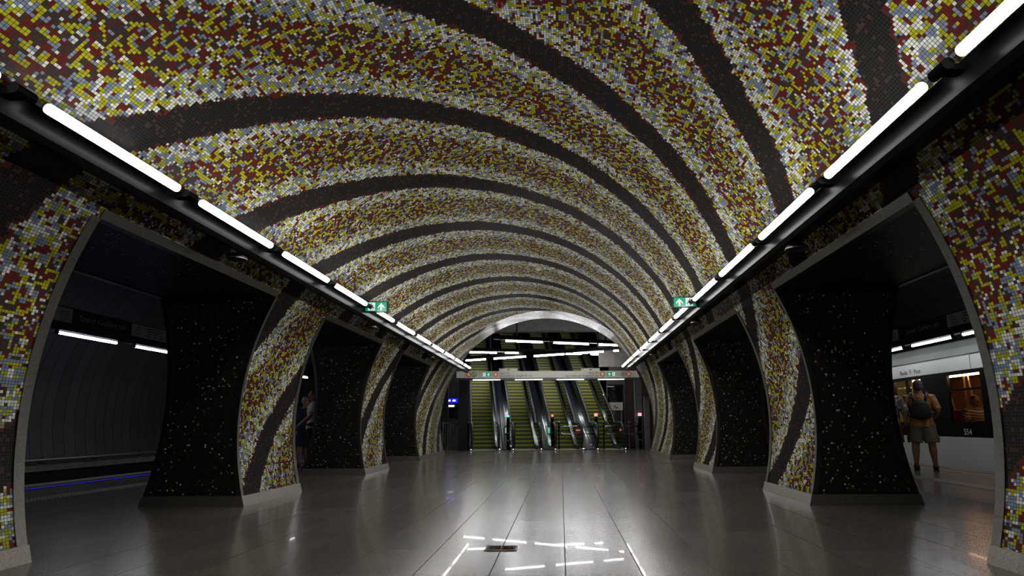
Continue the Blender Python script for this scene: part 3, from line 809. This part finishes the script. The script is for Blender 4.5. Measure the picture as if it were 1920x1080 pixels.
    if cl.get('skirt'):
        k_ = MB(); zz = cl['skirt']
        k_.tube([S((0,0,zz)), S((0,0,zz+.1)), S((0,0,.47)), S((0,0,.53)), S((0,0,.60))], [.104*H,.106*H,.106*H,.110*H,.094*H], 22, ry=[.082*H,.082*H,.082*H,.084*H,.07*H], up=(1,0,0))
        k_.obj('skirt', cl['shirt'], t, voxel=.0085)
        c_ = MB()
        for s in (-1, 1): c_.tube([S((s*.052,-.01,.835)), S((s*.036,.045,.815)), S((s*.006,.066,.785))], [.012*H,.014*H,.008*H], 8, ry=[.02*H,.02*H,.01*H])
        c_.obj('collar', cl['shirt'], t, voxel=.006)
    else:
        k_ = MB(); zl = cl.get('leg_z', .30)
        k_.tube([S((0,0,z)) for z in (.455,.50,.55,.60)], [.088*H,.108*H,.106*H,.093*H], 20, ry=[.070*H,.084*H,.080*H,.070*H], up=(1,0,0))
        for s in (-1, 1):
            k, a = legs[s]; hp = S((s*.052,0,.505)); k = S(k); a = S(a)
            if sit or zl < .2: pts = [hp, hp.lerp(k,.5), k, k.lerp(a,.5), k.lerp(a,.93)]; rr = [.070*H,.064*H,.052*H,.045*H,.040*H]
            else:
                f = (hp.z - zl*H)/max(1e-6, hp.z-k.z); pts = [hp, hp.lerp(k,.5*f), hp.lerp(k,f)]; rr = [.072*H,.070*H,.066*H]
            k_.tube(pts, rr, 16)
            if cl.get('cargo'):
                mid = hp.lerp(k,.72); k_.ell(mid + S((s*.066,0,0)), (.018*H,.034*H,.045*H))
        k_.obj('trousers' if zl < .2 else 'shorts', cl['legs'], t, voxel=.0085)
    for s in (-1, 1):
        a = S(legs[s][1]); k_ = MB()
        k_.ell(a + S((0,.032,-.024)), (.031*H,.080*H,.024*H)); k_.ell(a + S((0,-.012,-.012)), (.029*H,.036*H,.033*H))
        sh_ = k_.obj('shoe', cl['shoe'], t, voxel=.007)
        MB().box((a.x-.026*H, a.y-.042*H, a.z-.0475*H), (a.x+.026*H, a.y+.10*H, a.z-.038*H)).obj('sole', cl.get('sole', M_RUBBER), sh_, bevel=.004)
    return t
M_ORANGE = print_mat('orange_print', [(.42,.17,.045),(.30,.10,.03),(.50,.26,.09),(.34,.15,.05)], 26)
M_KHAKI = pmat('khaki_cloth', (.15,.135,.085), .85, noise=.2, nscale=14)
M_FLORAL = print_mat('floral_print', [(.05,.07,.06),(.40,.42,.36),(.10,.17,.10),(.26,.10,.06),(.12,.18,.22)], 24)
M_TEAL = pmat('dark_teal_cloth', (.006,.028,.048), .8); M_NAVY = pmat('black_cloth', (.008,.009,.012), .85); M_WCLOTH = pmat('white_cloth', (.55,.56,.58), .85)
M_HAIRB = pmat('black_hair', (.012,.010,.009), .5); M_HAIRG = pmat('greying_hair', (.055,.045,.040), .6)
H = 1.585
fa = -.585      # faces away from the viewer, towards the train
man_loc = (6.83, 9.80, 0)
std = {-1: ((-.075,-.005,.275), (-.085,-.02,.05)), 1: ((.075,.0,.275), (.088,.01,.05))}
man = person('person', 'man with black backpack in orange patterned shirt and khaki shorts facing the train', H, man_loc, fa,
    dict(hair=M_HAIRG, shirt=M_ORANGE, legs=M_KHAKI, shoe=M_RUBBER, shirt_z=.475, loose=1.05, sleeve=.85, leg_z=.30, cargo=True),
    {-1: ((-.150,-.02,.640), (-.140,.07,.520), (1,0,0), (.3,.6,-.3)), 1: ((.158,-.03,.640), (.120,.10,.585), (-1,0,0), (-.6,.4,0))}, std, tilt=-.0, skin=M_SKIN2)
# the head looks down a little: rebuilt through tilt in the call above
t = thing('backpack', 'black backpack worn on the back of the man in the orange shirt', 'backpack', man_loc, fa)
b = MB()
ptsb = [(.555,.03,.02),(.57,.085,.055),(.62,.098,.066),(.68,.092,.062),(.735,.075,.048),(.765,.045,.026),(.775,.015,.01)]
b.tube([Vector((0,-.118,z))*H for z, a_, c_ in ptsb], [a_*H for z, a_, c_ in ptsb], 20, ry=[c_*H for z, a_, c_ in ptsb], up=(1,0,0))
b.obj('bag', pmat('backpack_cloth', (.010,.010,.011), .7), t, voxel=.009)
for s in (-1, 1):
    b = MB(); b.tube([Vector(p)*H for p in ((s*.05,-.085,.755),(s*.066,-.076,.80),(s*.072,-.052,.845),(s*.074,.0,.855),(s*.076,.05,.83),(s*.085,.088,.76),(s*.098,.082,.68),(s*.108,.02,.615),(s*.088,-.075,.585))], .013*H, 10, ry=[.006*H]*9)
    b.obj('shoulder_strap', M_RUBBER, t, smooth=True)
MB().tube([Vector(p)*H for p in ((-.02,-.10,.772),(-.015,-.10,.795),(.015,-.10,.795),(.02,-.10,.772))], .005*H, 8).obj('carry_loop', M_RUBBER, t, smooth=True)
person('person', 'person in a dark floral shirt half hidden behind the pier beside the train', 1.56, (6.33, 9.92, 0), -.45,
    dict(hair=M_HAIRB, shirt=M_FLORAL, legs=pmat('dark_red_cloth', (.07,.012,.010), .85), shoe=M_RUBBER, shirt_z=.48, loose=1.05, sleeve=.95, leg_z=.30),
    {-1: ((-.165,-.01,.64), (-.165,.05,.51), (1,0,0), (.3,.6,-.3)), 1: ((.172,-.01,.64), (.170,.05,.51), (-1,0,0), (-.3,.6,-.3))}, std)
person('person', 'woman in a dark teal knee-length dress standing on the empty platform', 1.47, (-5.02, 11.25, 0), PI + .35,
    dict(hair=M_HAIRB, hair_back=True, shirt=M_TEAL, shoe=M_RUBBER, shirt_z=.50, sleeve=.62, skirt=.30),
    {-1: ((-.150,.0,.645), (-.120,.075,.535), (1,0,0), (.3,.6,-.3)), 1: ((.150,-.01,.645), (.150,.03,.50), (-1,0,0), (-.3,.6,-.3))},
    {-1: ((-.045,.0,.275), (-.045,-.01,.05)), 1: ((.045,.01,.275), (.048,.01,.05))}, skin=M_SKIN)
person('person', 'man in a white short-sleeved shirt mostly hidden by the pier beside the woman in teal', 1.58, (-4.60, 10.75, 0), PI/2 + .45,
    dict(hair=M_HAIRB, shirt=M_WCLOTH, legs=M_NAVY, shoe=M_RUBBER, shirt_z=.50, sleeve=.7, leg_z=.06),
    {-1: ((-.150,.03,.66), (-.120,.13,.57), (1,0,0), (.3,.6,-.3)), 1: ((.150,.04,.66), (.130,.15,.565), (-1,0,0), (-.3,.6,-.3))},
    {-1: ((-.05,.0,.275), (-.05,-.01,.05)), 1: ((.05,.01,.275), (.055,.01,.05))}, skin=M_SKIN2)
person('person', 'seated passenger in a striped shirt behind the train window', 1.5, (TX+.53, 10.44, -.165), -PI/2*0 + PI*.98,
    dict(hair=M_HAIRB, shirt=stripe_mat('striped_cloth', (.62,.52,.48), (.16,.07,.08), .05), legs=M_NAVY, shoe=M_RUBBER, shirt_z=.50, sleeve=.75, leg_z=.06),
    {-1: ((-.150,.03,.645), (-.08,.16,.56), (1,0,0), (0,.6,-.6)), 1: ((.150,.03,.645), (.08,.16,.56), (-1,0,0), (0,.6,-.6))},
    {-1: ((-.06,.25,.50), (-.06,.26,.28)), 1: ((.06,.25,.50), (.06,.26,.28))}, sit=True)

# ------------------------------------------------------------------ escalator hall
YAW = .1947; TAN = .734; TREAD, RISE = .1846, .1355; NST = 40; EY = 18.42
EXC = [-2.215, -.855, .505, 1.865]
M_YEL = pmat('yellow_step_edge', (.33,.37,.012), .5); M_STEP = rib_mat('ribbed_step', (.11,.10,.09), .018)
M_LAND = pmat('landing_metal', (.40,.385,.35), .4, .3, noise=.15, nscale=30); M_SKIRT = pmat('dark_skirt', (.035,.036,.034), .35); M_GLASS = gmat('balustrade_glass', (.36,.42,.39)); M_BLUE = pmat('dark_blue_panel', (.020,.024,.040), .3)
def slope_z(y): return max(0, y)*TAN
def make_escalator():
    t = thing('escalator', '', 'escalator', (0,0,0), YAW, 'four escalators side by side')
    s = MB(); hw = .373
    s.m = 0; s.box((-hw,0,-.06),(hw,TREAD+.03,RISE-.048)); s.m = 1; s.box((-hw,-.004,RISE-.0475),(hw,TREAD+.03,RISE))
    s0 = s.obj('step', [M_STEP, M_YEL], t); s0.location = (0, 0, -.12)
    for i in range(1, NST):
        c = s0.copy(); COL.objects.link(c); c.parent = t; c.location = (0, i*TREAD, i*RISE - .12)
    YE = NST*TREAD
    for q in (-1, 1):
        a, b = sorted((q*.378, q*.40))
        MB().prism([(-.55,0.004),(-.55,.13),(.05,.16),(YE,YE*TAN+.20),(YE,YE*TAN-.15),(.05,.004)], 'x', a, b).obj('skirt', M_SKIRT, t)
        # glass balustrade with rounded newel
        cz, rr = .48, .385; yc = -.55
        arc = [(yc + rr*math.cos(g), cz + rr*math.sin(g)) for g in [PI*.5 + PI*k/14 for k in range(12)]]
        g = MB(); pts = [(YE, YE*TAN+.92), (.12, .865)] + arc + [(-.55,.13),(.05,.16),(YE,YE*TAN+.20)]
        g.prism(pts, 'x', q*.44-.006, q*.44+.006)
        bo = g.obj('balustrade', M_GLASS, t)
        pth = [(q*.44, YE, YE*TAN+.945), (q*.44, .35, .35*TAN+.945-.03), (q*.44, .12, .90), (q*.44, -.1, .892)] + [(q*.44, yc + (rr+.025)*math.cos(g_), cz + (rr+.025)*math.sin(g_)) for g_ in [PI*.5 + PI*k/14 for k in range(15)]] + [(q*.44, -.3, .07)]
        MB().tube(pth, .038, 12, ry=[.026]*len(pth), up=(1,0,0)).obj('handrail', M_RUBBER, bo, smooth=True)
        MB().tube([(q*.44, p[0], p[1]) for p in arc], .010, 8).obj('newel_trim', M_CHROME, bo, smooth=True)
        a, b = sorted((q*.4005, q*.52))
        MB().prism([(-.95,0.002),(-.95,.06),(-.75,.115),(.05,.145),(YE,YE*TAN+.19),(YE,YE*TAN-.2),(.05,.002)], 'x', a, b).obj('deck', M_CHROME, t, bevel=.006)
        MB().ell((q*.46,-.953,.05), (.014,.010,.016), 10, 8).obj('newel_lamp', emat('newel_lamp_%d' % q, (.9,.95,1), 2.2), t, smooth=True)
        a, b = sorted((q*.5205, q*.679))
        MB().prism([(-.3,.002),(-.3,.02),(.05,.03),(YE,YE*TAN+.06),(YE,YE*TAN-.2),(.05,.002)], 'x', a, b).obj('side_panel', M_BLUE, t)
    MB().box((-.40,-.75,.001),(.40,-.005,.008)).obj('landing_plate', M_LAND, t)
    return t
elab = ['escalator next to the steel column, first from the blue display', 'second escalator, behind the green lamp post', 'third escalator, behind the first red lamp post', 'fourth escalator, next to the dark brown wall']
esc = None
for x, lab in zip(EXC, elab):
    if esc is None: esc = make_escalator(); e = esc
    else: e = copy_tree(esc)
    e.location = (x, EY, 0); e['label'] = lab
rot = Matrix.Translation((0, EY, 0)) @ Matrix.Rotation(YAW, 4, 'Z')
L_ = NST*TREAD + 6
for i, x in enumerate(EXC):
    rx = Matrix.Translation((x, EY, 0)) @ Matrix.Rotation(YAW, 4, 'Z')
    sl = MB(); sl.prism([(-.05,-.25),(L_,L_*TAN-.25),(L_,L_*TAN-.5),(-.05,-.5)], 'x', -1.3 if i == 0 else -.685, .685); struct(sl.xf(rx).obj('floor_escalator_slope_%d' % (i+1), M_DCONC))
w = MB(); w.prism([(.9,.0),(L_,(L_-.9)*TAN-.3),(L_,L_*TAN+3.2),(2.2,5.6),(.9,5.0)], 'x', -3.6, -3.4); struct(w.xf(rot).obj('wall_shaft_left', M_DCONC))
w = MB(); w.prism([(1.6,2.6),(L_,L_*TAN-.5),(L_,L_*TAN+3.2),(2.2,5.6),(1.6,5.0)], 'x', 3.3, 3.5); struct(w.xf(rot).obj('wall_shaft_right', M_CONC))
struct(MB().box((-8,19.95,0),(-3.35,20.1,5.0)).obj('wall_escalator_left', M_DCONC))
struct(MB().box((2.24,19.95,0),(9,20.1,2.95)).obj('wall_escalator_right', M_BROWN))
struct(MB().box((1.88,19.95,2.951),(9,20.1,3.72)).obj('wall_escalator_upper', M_CONC))
struct(MB().box((-8,16.2,5.0),(9,20.6,5.15)).obj('ceiling_escalator_hall', M_DCONC))
struct(MB().box((-3.3,20.0,4.36),(2.85,20.4,5.0)).obj('ceiling_beam', M_CONC))
w = MB(); w.prism([(2.3,5.1),(L_,L_*TAN+2.9),(L_,L_*TAN+3.1),(2.3,5.3)], 'x', -3.5, 3.4); struct(w.xf(rot).obj('ceiling_shaft', M_DCONC))
struct(MB().box((-9,31.5,0),(6,31.7,16)).obj('wall_shaft_end', M_DCONC))
# steel column left of the first escalator
t = thing('steel_column', 'pale brushed steel cladding column left of the first escalator', 'column', (-2.90, 18.75, 0))
MB().box((-.075,-.05,.22),(.075,.05,2.6)).obj('shaft', pmat('pale_steel', (.42,.40,.38), .45, .6, noise=.15, nscale=5), t, bevel=.006)
MB().box((-.07,-.075,.12),(.075,.06,.2195)).obj('foot_bracket', M_CHROME, t, bevel=.01)
MB().box((-.09,-.07,0),(.09,.07,.1195)).obj('base', M_DCONC, t)

# light bars crossing under the ceiling of the escalator hall
def light_bar(label, a, b, tubes, names):
    a = Vector(a); b = Vector(b); d = (b-a).normalized(); ang = math.atan2(d.y, d.x); L = (b-a).length
    t = thing('light_bar', label, 'light fitting', a, ang, 'light bars under the escalator hall ceiling')
    MB().box((-.1,-.06,.035),(L+.1,.06,.16)).obj('housing', M_BLACK, t, bevel=.008)
    for x in (.15*L, .85*L): MB().tube([(x,0,.16),(x,0,1.5)], .03, 8).obj('hanger_rod', M_MATTB, t)
    for (u0, u1), nm in zip(tubes, names):
        q = thing('escalator_tube', nm, 'tube light', a + d*u0, ang, 'tube lights over the escalators')
        l = u1-u0
        MB().tube([(.03,0,0),(l-.03,0,0)], .028, 12).obj('glass_tube', M_TUBE_E, q)
        for xx in (0, l-.03): MB().box((xx,-.03,-.03),(xx+.03,.03,.0345)).obj('end_cap', M_MATTB, q)
Z = 3.5
light_bar('black light bar nearest to the vault mouth, highest in view', (-1.6,16.76,Z), (2.6,18.22,Z), [(.26,1.57),(1.88,3.19),(3.49,4.26)],
          ['first tube on the light bar nearest to the vault mouth', 'middle tube on the light bar nearest to the vault mouth', 'last short tube on the light bar nearest to the vault mouth'])
light_bar('black light bar crossing behind, level with the portal width', (-3.05,19.45,Z), (2.75,20.70,Z), [(.10,1.16),(1.42,1.98),(3.18,4.4),(4.72,5.9)],
          ['tube at the column end of the level light bar', 'thin far tube on the level light bar', 'middle tube on the level light bar', 'tube at the brown wall end of the level light bar'])
light_bar('black light bar slanting across the two others', (-3.45,21.07,Z-.12), (2.7,18.54,Z-.12), [(.1,1.08),(1.38,2.83),(3.1,4.4),(4.66,5.9),(6.2,6.45)],
          ['tube at the column end of the slanting light bar', 'second tube on the slanting light bar', 'third tube on the slanting light bar', 'fourth tube on the slanting light bar', 'short last tube on the slanting light bar'])

# sign gantry in front of the escalators
M_SPANEL = pmat('cream_panel', (.42,.41,.36), .5, emit=(.42,.41,.36), es=.25); M_ORG = pmat('orange_disc', (.50,.13,.03), .4, emit=(.5,.13,.03), es=.25)
M_INK = pmat('sign_ink', (.015,.015,.015), .6); M_PW = pmat('sign_white', (.75,.75,.72), .5, emit=(.7,.7,.7), es=.25); M_DSTEEL = pmat('dark_steel_post', (.17,.172,.185), .45, .4, noise=.3, nscale=12)
GY = 18.2
t = thing('sign_gantry', 'wide cream sign portal with orange discs spanning in front of the escalators', 'sign', (0, GY, 0))
poly = [(-3.15,2.44),(3.12,2.40),(3.06,2.53),(3.02,2.625),(-3.15,2.665)]
MB().prism(poly, 'y', 0, .14).obj('sign_panel', M_SPANEL, t)
MB().prism([(-3.15,2.37),(3.12,2.33),(3.12,2.3995),(-3.15,2.4395)], 'y', .0, .16).obj('lower_beam', M_DSTEEL, t)
MB().box((-3.06,-.02,0),(-2.70,.18,2.37)).obj('post', pmat('dark_post', (.022,.022,.024), .4), t)
MB().box((2.93,-.02,0),(3.16,.18,2.335)).obj('post', M_DSTEEL, t)
M_LSTRIP = emat('strip_lamp', (.95,1,.92), 6)
for (a, b, z) in ((-2.576,-1.638,2.362),(-1.125,-.192,2.355),(.30,1.228,2.345),(1.70,2.586,2.337)):
    MB().box((a,-.028,z-.012),(b,-.002,z+.008)).obj('lamp_strip', M_LSTRIP, t)
MB().box((-.11,-.05,2.29),(.09,.0,2.395)).obj('camera_box', pmat('camera_box', (.16,.14,.12), .5), t)
pz = lambda x: 2.552 - (x+3.15)*.0064
for xx in (-2.86,-2.34,-1.92,2.39,2.90):
    MB().box((xx-.004,-.001,pz(xx)-.11),(xx+.004,.01,pz(xx)+.11)).obj('panel_seam', M_INK, t)
for (x0, x1, z) in ((-1.68,-1.05,2.665),(1.14,1.77,2.642)):
    pl = MB().box((x0,.01,z),(x1,.05,z+.085)).obj('small_plate', M_SPANEL, t)
    MB().box(((x0+x1)/2-.04,.006,z+.03),((x0+x1)/2+.05,.0095,z+.055)).obj('plate_mark', M_INK, pl)
    MB().box((x0+.02,.006,z+.045),(x0+.09,.0095,z+.06)).obj('plate_mark', M_INK, pl)
for x, ang in ((-2.73,PI/4),(-1.80,0),(1.857,0),(2.75,-PI/4)):
    d = MB().disc((x,-.001,pz(x)), .092).obj('orange_disc', M_ORG, t)
    arrow(MB(), x, pz(x), .125, -.0055, ang).obj('arrow', M_PW, d)
for x in (-2.54, 2.57):
    g = MB(); g.tube([(x+.085*math.cos(2*PI*i/24),-.004,pz(x)+.085*math.sin(2*PI*i/24)) for i in range(24)], .007, 6, closed=True)
    if x < 0:
        g.tube([(x-.005+.035*math.cos(a_),-.004,pz(x)-.025+.035*math.sin(a_)) for a_ in [PI*.6+ k_*PI*1.3/10 for k_ in range(11)]], .006, 6)
        g.tube([(x-.02,-.004,pz(x)+.045),(x-.012,-.004,pz(x)-.005),(x+.025,-.004,pz(x)-.005),(x+.04,-.004,pz(x)-.05)], .006, 6); g.disc((x-.022,-.002,pz(x)+.06), .012)
    else:
        g.tube([(x-.035,-.004,pz(x)-.04),(x-.035,-.004,pz(x)+.045),(x+.035,-.004,pz(x)+.045),(x+.035,-.004,pz(x)-.04)], .004, 6, closed=True)
        g.disc((x,-.002,pz(x)+.02), .012); g.box((x-.012,-.004,pz(x)-.035),(x+.012,-.001,pz(x)+.006))
    g.obj('round_pictogram', M_INK, t)
for x0, x1, f in ((-2.256,-1.95,-1),(2.00,2.31,1)):
    c = (x0+x1)/2
    p = MB().box((x0,-.005,pz(c)-.065),(x1,-.0005,pz(c)+.065)).obj('exit_panel', M_GREEN, t)
    MB().box((c+f*.085-.045,-.0065,pz(c)-.055),(c+f*.085+.045,-.0051,pz(c)+.055)).obj('white_field', M_EXITW, p)
    arrow(MB(), c-f*.06, pz(c), .10, -.0055).obj('arrow', M_EXITW, p)
    running_man(MB(), c+f*.085, pz(c), .10, -.007, -f).obj('running_figure', M_DGREEN, p)
for s, sz, x, z, al in (('Kijárat / Exit', .078, -1.675, .048, 'LEFT'), ('Szent Gellért tér, Gyógyfürdő / Spa', .086, -1.675, -.052, 'LEFT'), ('Kijárat / Exit', .078, 1.735, .048, 'RIGHT'), ('Szent Gellért tér, Gyógyfürdő / Spa', .086, 1.735, -.052, 'RIGHT')):
    text('lettering', s, sz, face_mat((x,-.001,pz(x)+z), (0,-1,0)), M_INK, t, al, sx=.92)

# barrier posts with lamps, swing gates and thin posts
def lamp_mat(n, c, s): return emat(n, c, s)
posts = [(-1.34,'green','tall black barrier post with a green lamp before the first two escalators',(.05,.9,.45)),
         (.14,'red','tall black barrier post with a red lamp before the third escalator',(1,.10,.05)),
         (1.59,'pale red','tall black barrier post with a pinkish lamp holding the middle gate bar',(1,.30,.22)),
         (3.04,'pink','tall black barrier post with a pink lamp beside the portal post',(1,.36,.40))]
PY = 17.95
for x, cn, lab, c in posts:
    t = thing('barrier_post', lab, 'barrier post', (x, PY, 0), 0, 'lamp posts of the escalator barrier')
    MB().tube([(0,0,.012),(0,0,1.02)], .055, 16).obj('pole', M_BLACK, t)
    MB().tube([(0,0,0),(0,0,.012)], .085, 20).obj('base_plate', M_CHROME, t)
    MB().tube([(0,0,1.02),(0,0,1.09)], [.055,.05], 16).obj('lamp_housing', M_MATTB, t)
    if cn in ('green','red'): MB().ell((0,-.02,1.12), (.04,.04,.035)).obj('lamp', lamp_mat('post_lamp_'+cn.replace(' ','_'), c, 4), t, smooth=True)
    else: MB().box((-.055,-.05,1.09),(.055,.03,1.19)).obj('lamp', lamp_mat('post_lamp_'+cn.replace(' ','_'), c, 1.6), t, bevel=.01)
    for z in (.30,.55): MB().tube([(0,0,z),(0,0,z+.03)], .06, 16).obj('collar', M_CHROME, t)
for x, lab in ((-2.68,'thin black barrier post nearest to the steel column'), (-1.126,'thin black barrier post beside the green lamp post'), (.35,'thin black barrier post beside the red lamp post'), (1.84,'thin black barrier post beyond the middle gate bar'), ):
    t = thing('thin_post', lab, 'barrier post', (x, PY, 0), 0, 'thin posts of the escalator barrier')
    MB().tube([(0,0,.01),(0,0,.90)], .022, 12).obj('pole', M_BLACK, t)
    MB().tube([(0,0,0),(0,0,.01)], .05, 16).obj('base_plate', M_CHROME, t)
    MB().ell((0,0,.905), (.028,.028,.02)).obj('cap', M_CHROME, t, smooth=True)
M_NOENT = pmat('no_entry_red', (.26,.012,.008), .5, emit=(.2,.01,.005), es=.2)
def gate(x, ang, label, disc):
    t = thing('swing_gate', label, 'gate', (x, PY, .64), ang, 'chrome swing gates of the escalator barrier')
    Lg = 1.20; r = .125
    pts = [(-.06,0,r), (-Lg+r,0,r)] + [(-Lg+r - r*math.sin(PI*k/8), 0, r*math.cos(PI*k/8)) for k in range(1,8)] + [(-Lg+r,0,-r), (-.06,0,-r)]
    MB().tube(pts, .016, 10).obj('loop_rail', M_CHROME, t, smooth=True)
    MB().box((-.08,-.03,-.16),(-.05,.03,.16)).obj('hinge', M_BLACK, t)
    if disc:
        d = MB().disc((-.60,-.018,0), .098).obj('no_entry_disc', M_NOENT, t)
        MB().box((-.67,-.024,-.020),(-.53,-.0185,.018)).obj('white_bar', M_PW, d)
    else:
        d = MB().box((-.72,-.008,-.10),(-.42,.008,.10)).obj('green_plate', M_GREEN, t)
        q = MB(); arrow(q, -.57, 0, .14, -.0085); q.obj('arrow', M_EXITW, d)
        q = MB(); arrow(q, -.57, 0, .14, .0105); q.obj('arrow', M_EXITW, d)
gate(1.59, 0, 'closed chrome gate loop with a no-entry disc before the third escalator', True)
gate(3.04, 0, 'closed chrome gate loop with a no-entry disc before the fourth escalator', True)
gate(.14, -1.35, 'open chrome gate loop with a green plate beside the red lamp post', False)
gate(-1.34, -1.35, 'open chrome gate loop beside the green lamp post', False)
t = thing('steel_railing', 'short chrome railing of two bars between the last gate and the portal post', 'railing', (2.68, 18.05, 0))
for x in (0, .40): MB().tube([(x,0,.01),(x,0,.93)], .018, 10).obj('upright', M_CHROME, t)
for x in (0, .40): MB().tube([(x,0,0),(x,0,.01)], .045, 14).obj('base_plate', M_CHROME, t)
for z in (.90,.47): MB().tube([(-.03,0,z),(.40,0,z)], .015, 10).obj('rail', M_CHROME, t)
t = thing('steel_bollard', 'square grey steel post standing beside the portal, near the end of the vault', 'post', (3.24, 17.75, 0))
MB().box((-.085,-.06,0),(.085,.06,1.70)).obj('column', M_DSTEEL, t, bevel=.005)
MB().box((-.087,-.062,1.701),(.087,.062,1.75)).obj('cap', M_CHROME, t, bevel=.005)
t = thing('metal_railing', 'low metal railing with thin bars left of the portal by the blue display', 'railing', (-3.42, 17.4, 0))
MB().tube([(0,0,0),(0,0,.95)], .03, 10).obj('post', M_STEEL, t)
MB().tube([(0,0,.90),(.05,2.3,.90)], .02, 8).obj('top_rail', M_STEEL, t)
for i in range(1, 7): MB().tube([(.05*i/6,i*.36,0),(.05*i/6,i*.36,.90)], .010, 8).obj('bar', M_STEEL, t)
# blue display and info board
t = thing('blue_display', 'small glowing blue display hanging in the dark opening left of the portal', 'display', (-3.48, 19.0, 1.70))
MB().box((-.24,0,-.09),(.24,.06,.09)).obj('case', M_MATTB, t)
MB().box((-.23,-.004,-.08),(.23,-.0005,.08)).obj('blue_face', emat('blue_face', (.01,.01,.9), 1.6), t)
for x in (-.08,.10): MB().box((x-.05,-.008,-.025),(x+.05,-.0045,.03)).obj('white_characters', emat('white_face_%d' % int(x*100), (.6,.65,1), 4), t)
MB().tube([(0,.03,.09),(0,.03,3.3)], .015, 8).obj('hanger_rod', M_MATTB, t)
t = thing('wall_lamp', 'small white lamp below the blue display', 'lamp', (-3.56, 19.3, 1.52))
MB().box((-.12,0,-.03),(.12,.05,.03)).obj('diffuser', emat('wall_lamp_white', (1,.93,.9), 3), t)
MB().box((-.13,.0505,-.04),(.13,.649,.04)).obj('arm', M_MATTB, t)
t = thing('info_board', 'small pale notice board on two posts beside the last escalator', 'notice board', (2.45, 19.80, 0))
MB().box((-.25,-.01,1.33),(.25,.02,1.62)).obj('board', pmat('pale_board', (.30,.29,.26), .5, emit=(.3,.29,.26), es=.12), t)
d = MB(); d.disc((-.04,-.011,1.47), .04); d.obj('red_mark', M_NOENT, t)
MB().box((0.0,-.016,1.40),(.07,-.011,1.45)).obj('print', M_INK, t)
for x in (-.08,.2): MB().box((x-.03,.021,0),(x+.03,.05,1.6)).obj('post', M_DSTEEL, t)
t = thing('glass_panel', 'tall dark glass panel reflecting the tube lights behind the notice board', 'glass panel', (2.47, 19.915, 0))
MB().box((-.31,0,.05),(.31,.02,2.42)).obj('pane', pmat('dark_glass', (.004,.004,.005), .03, 0, 1.0, coat=1, coatr=.02), t)
for x0, x1 in ((-.33,-.3105),(.3105,.33)): MB().box((x0,-.01,0),(x1,.03,2.44)).obj('frame', M_DSTEEL, t)

# ------------------------------------------------------------------ world, camera
wd = bpy.data.worlds.new('World'); SC.world = wd; wd.use_nodes = True
wd.node_tree.nodes['Background'].inputs[0].default_value = (.5,.55,.7,1); wd.node_tree.nodes['Background'].inputs[1].default_value = .003
cam = bpy.data.cameras.new('Camera'); co = bpy.data.objects.new('Camera', cam); COL.objects.link(co)
f, pitch, yaw, roll, px, py = 1000., .1404, .0333, .0075, 1016.83, 653.66
cy, sy, c, s = math.cos(yaw), math.sin(yaw), math.cos(pitch), math.sin(pitch)
r_ = Vector((cy, sy, 0)); fh = Vector((-sy, cy, 0)); F = fh*c + Vector((0,0,s)); U = -fh*s + Vector((0,0,c))
cr, sr = math.cos(roll), math.sin(roll)
X_, Y_ = r_*cr - U*sr, r_*sr + U*cr
M = Matrix((X_, Y_, -F)).transposed().to_4x4(); M.translation = Vector((.4187, 0, .85))
co.matrix_world = M
cam.sensor_width = 36; cam.sensor_fit = 'HORIZONTAL'; cam.lens = 36*f/1920
cam.shift_x = -(px-960)/1920; cam.shift_y = (py-540)/1920; cam.clip_start = .02; cam.clip_end = 200
SC.camera = co
SC.view_settings.view_transform = 'Standard'; SC.view_settings.look = 'None'; SC.view_settings.exposure = 0
SC.cycles.use_denoising = True; SC.cycles.max_bounces = 8; SC.cycles.diffuse_bounces = 4; SC.cycles.glossy_bounces = 4
SC.cycles.sample_clamp_indirect = 4; SC.cycles.caustics_reflective = False; SC.cycles.caustics_refractive = False
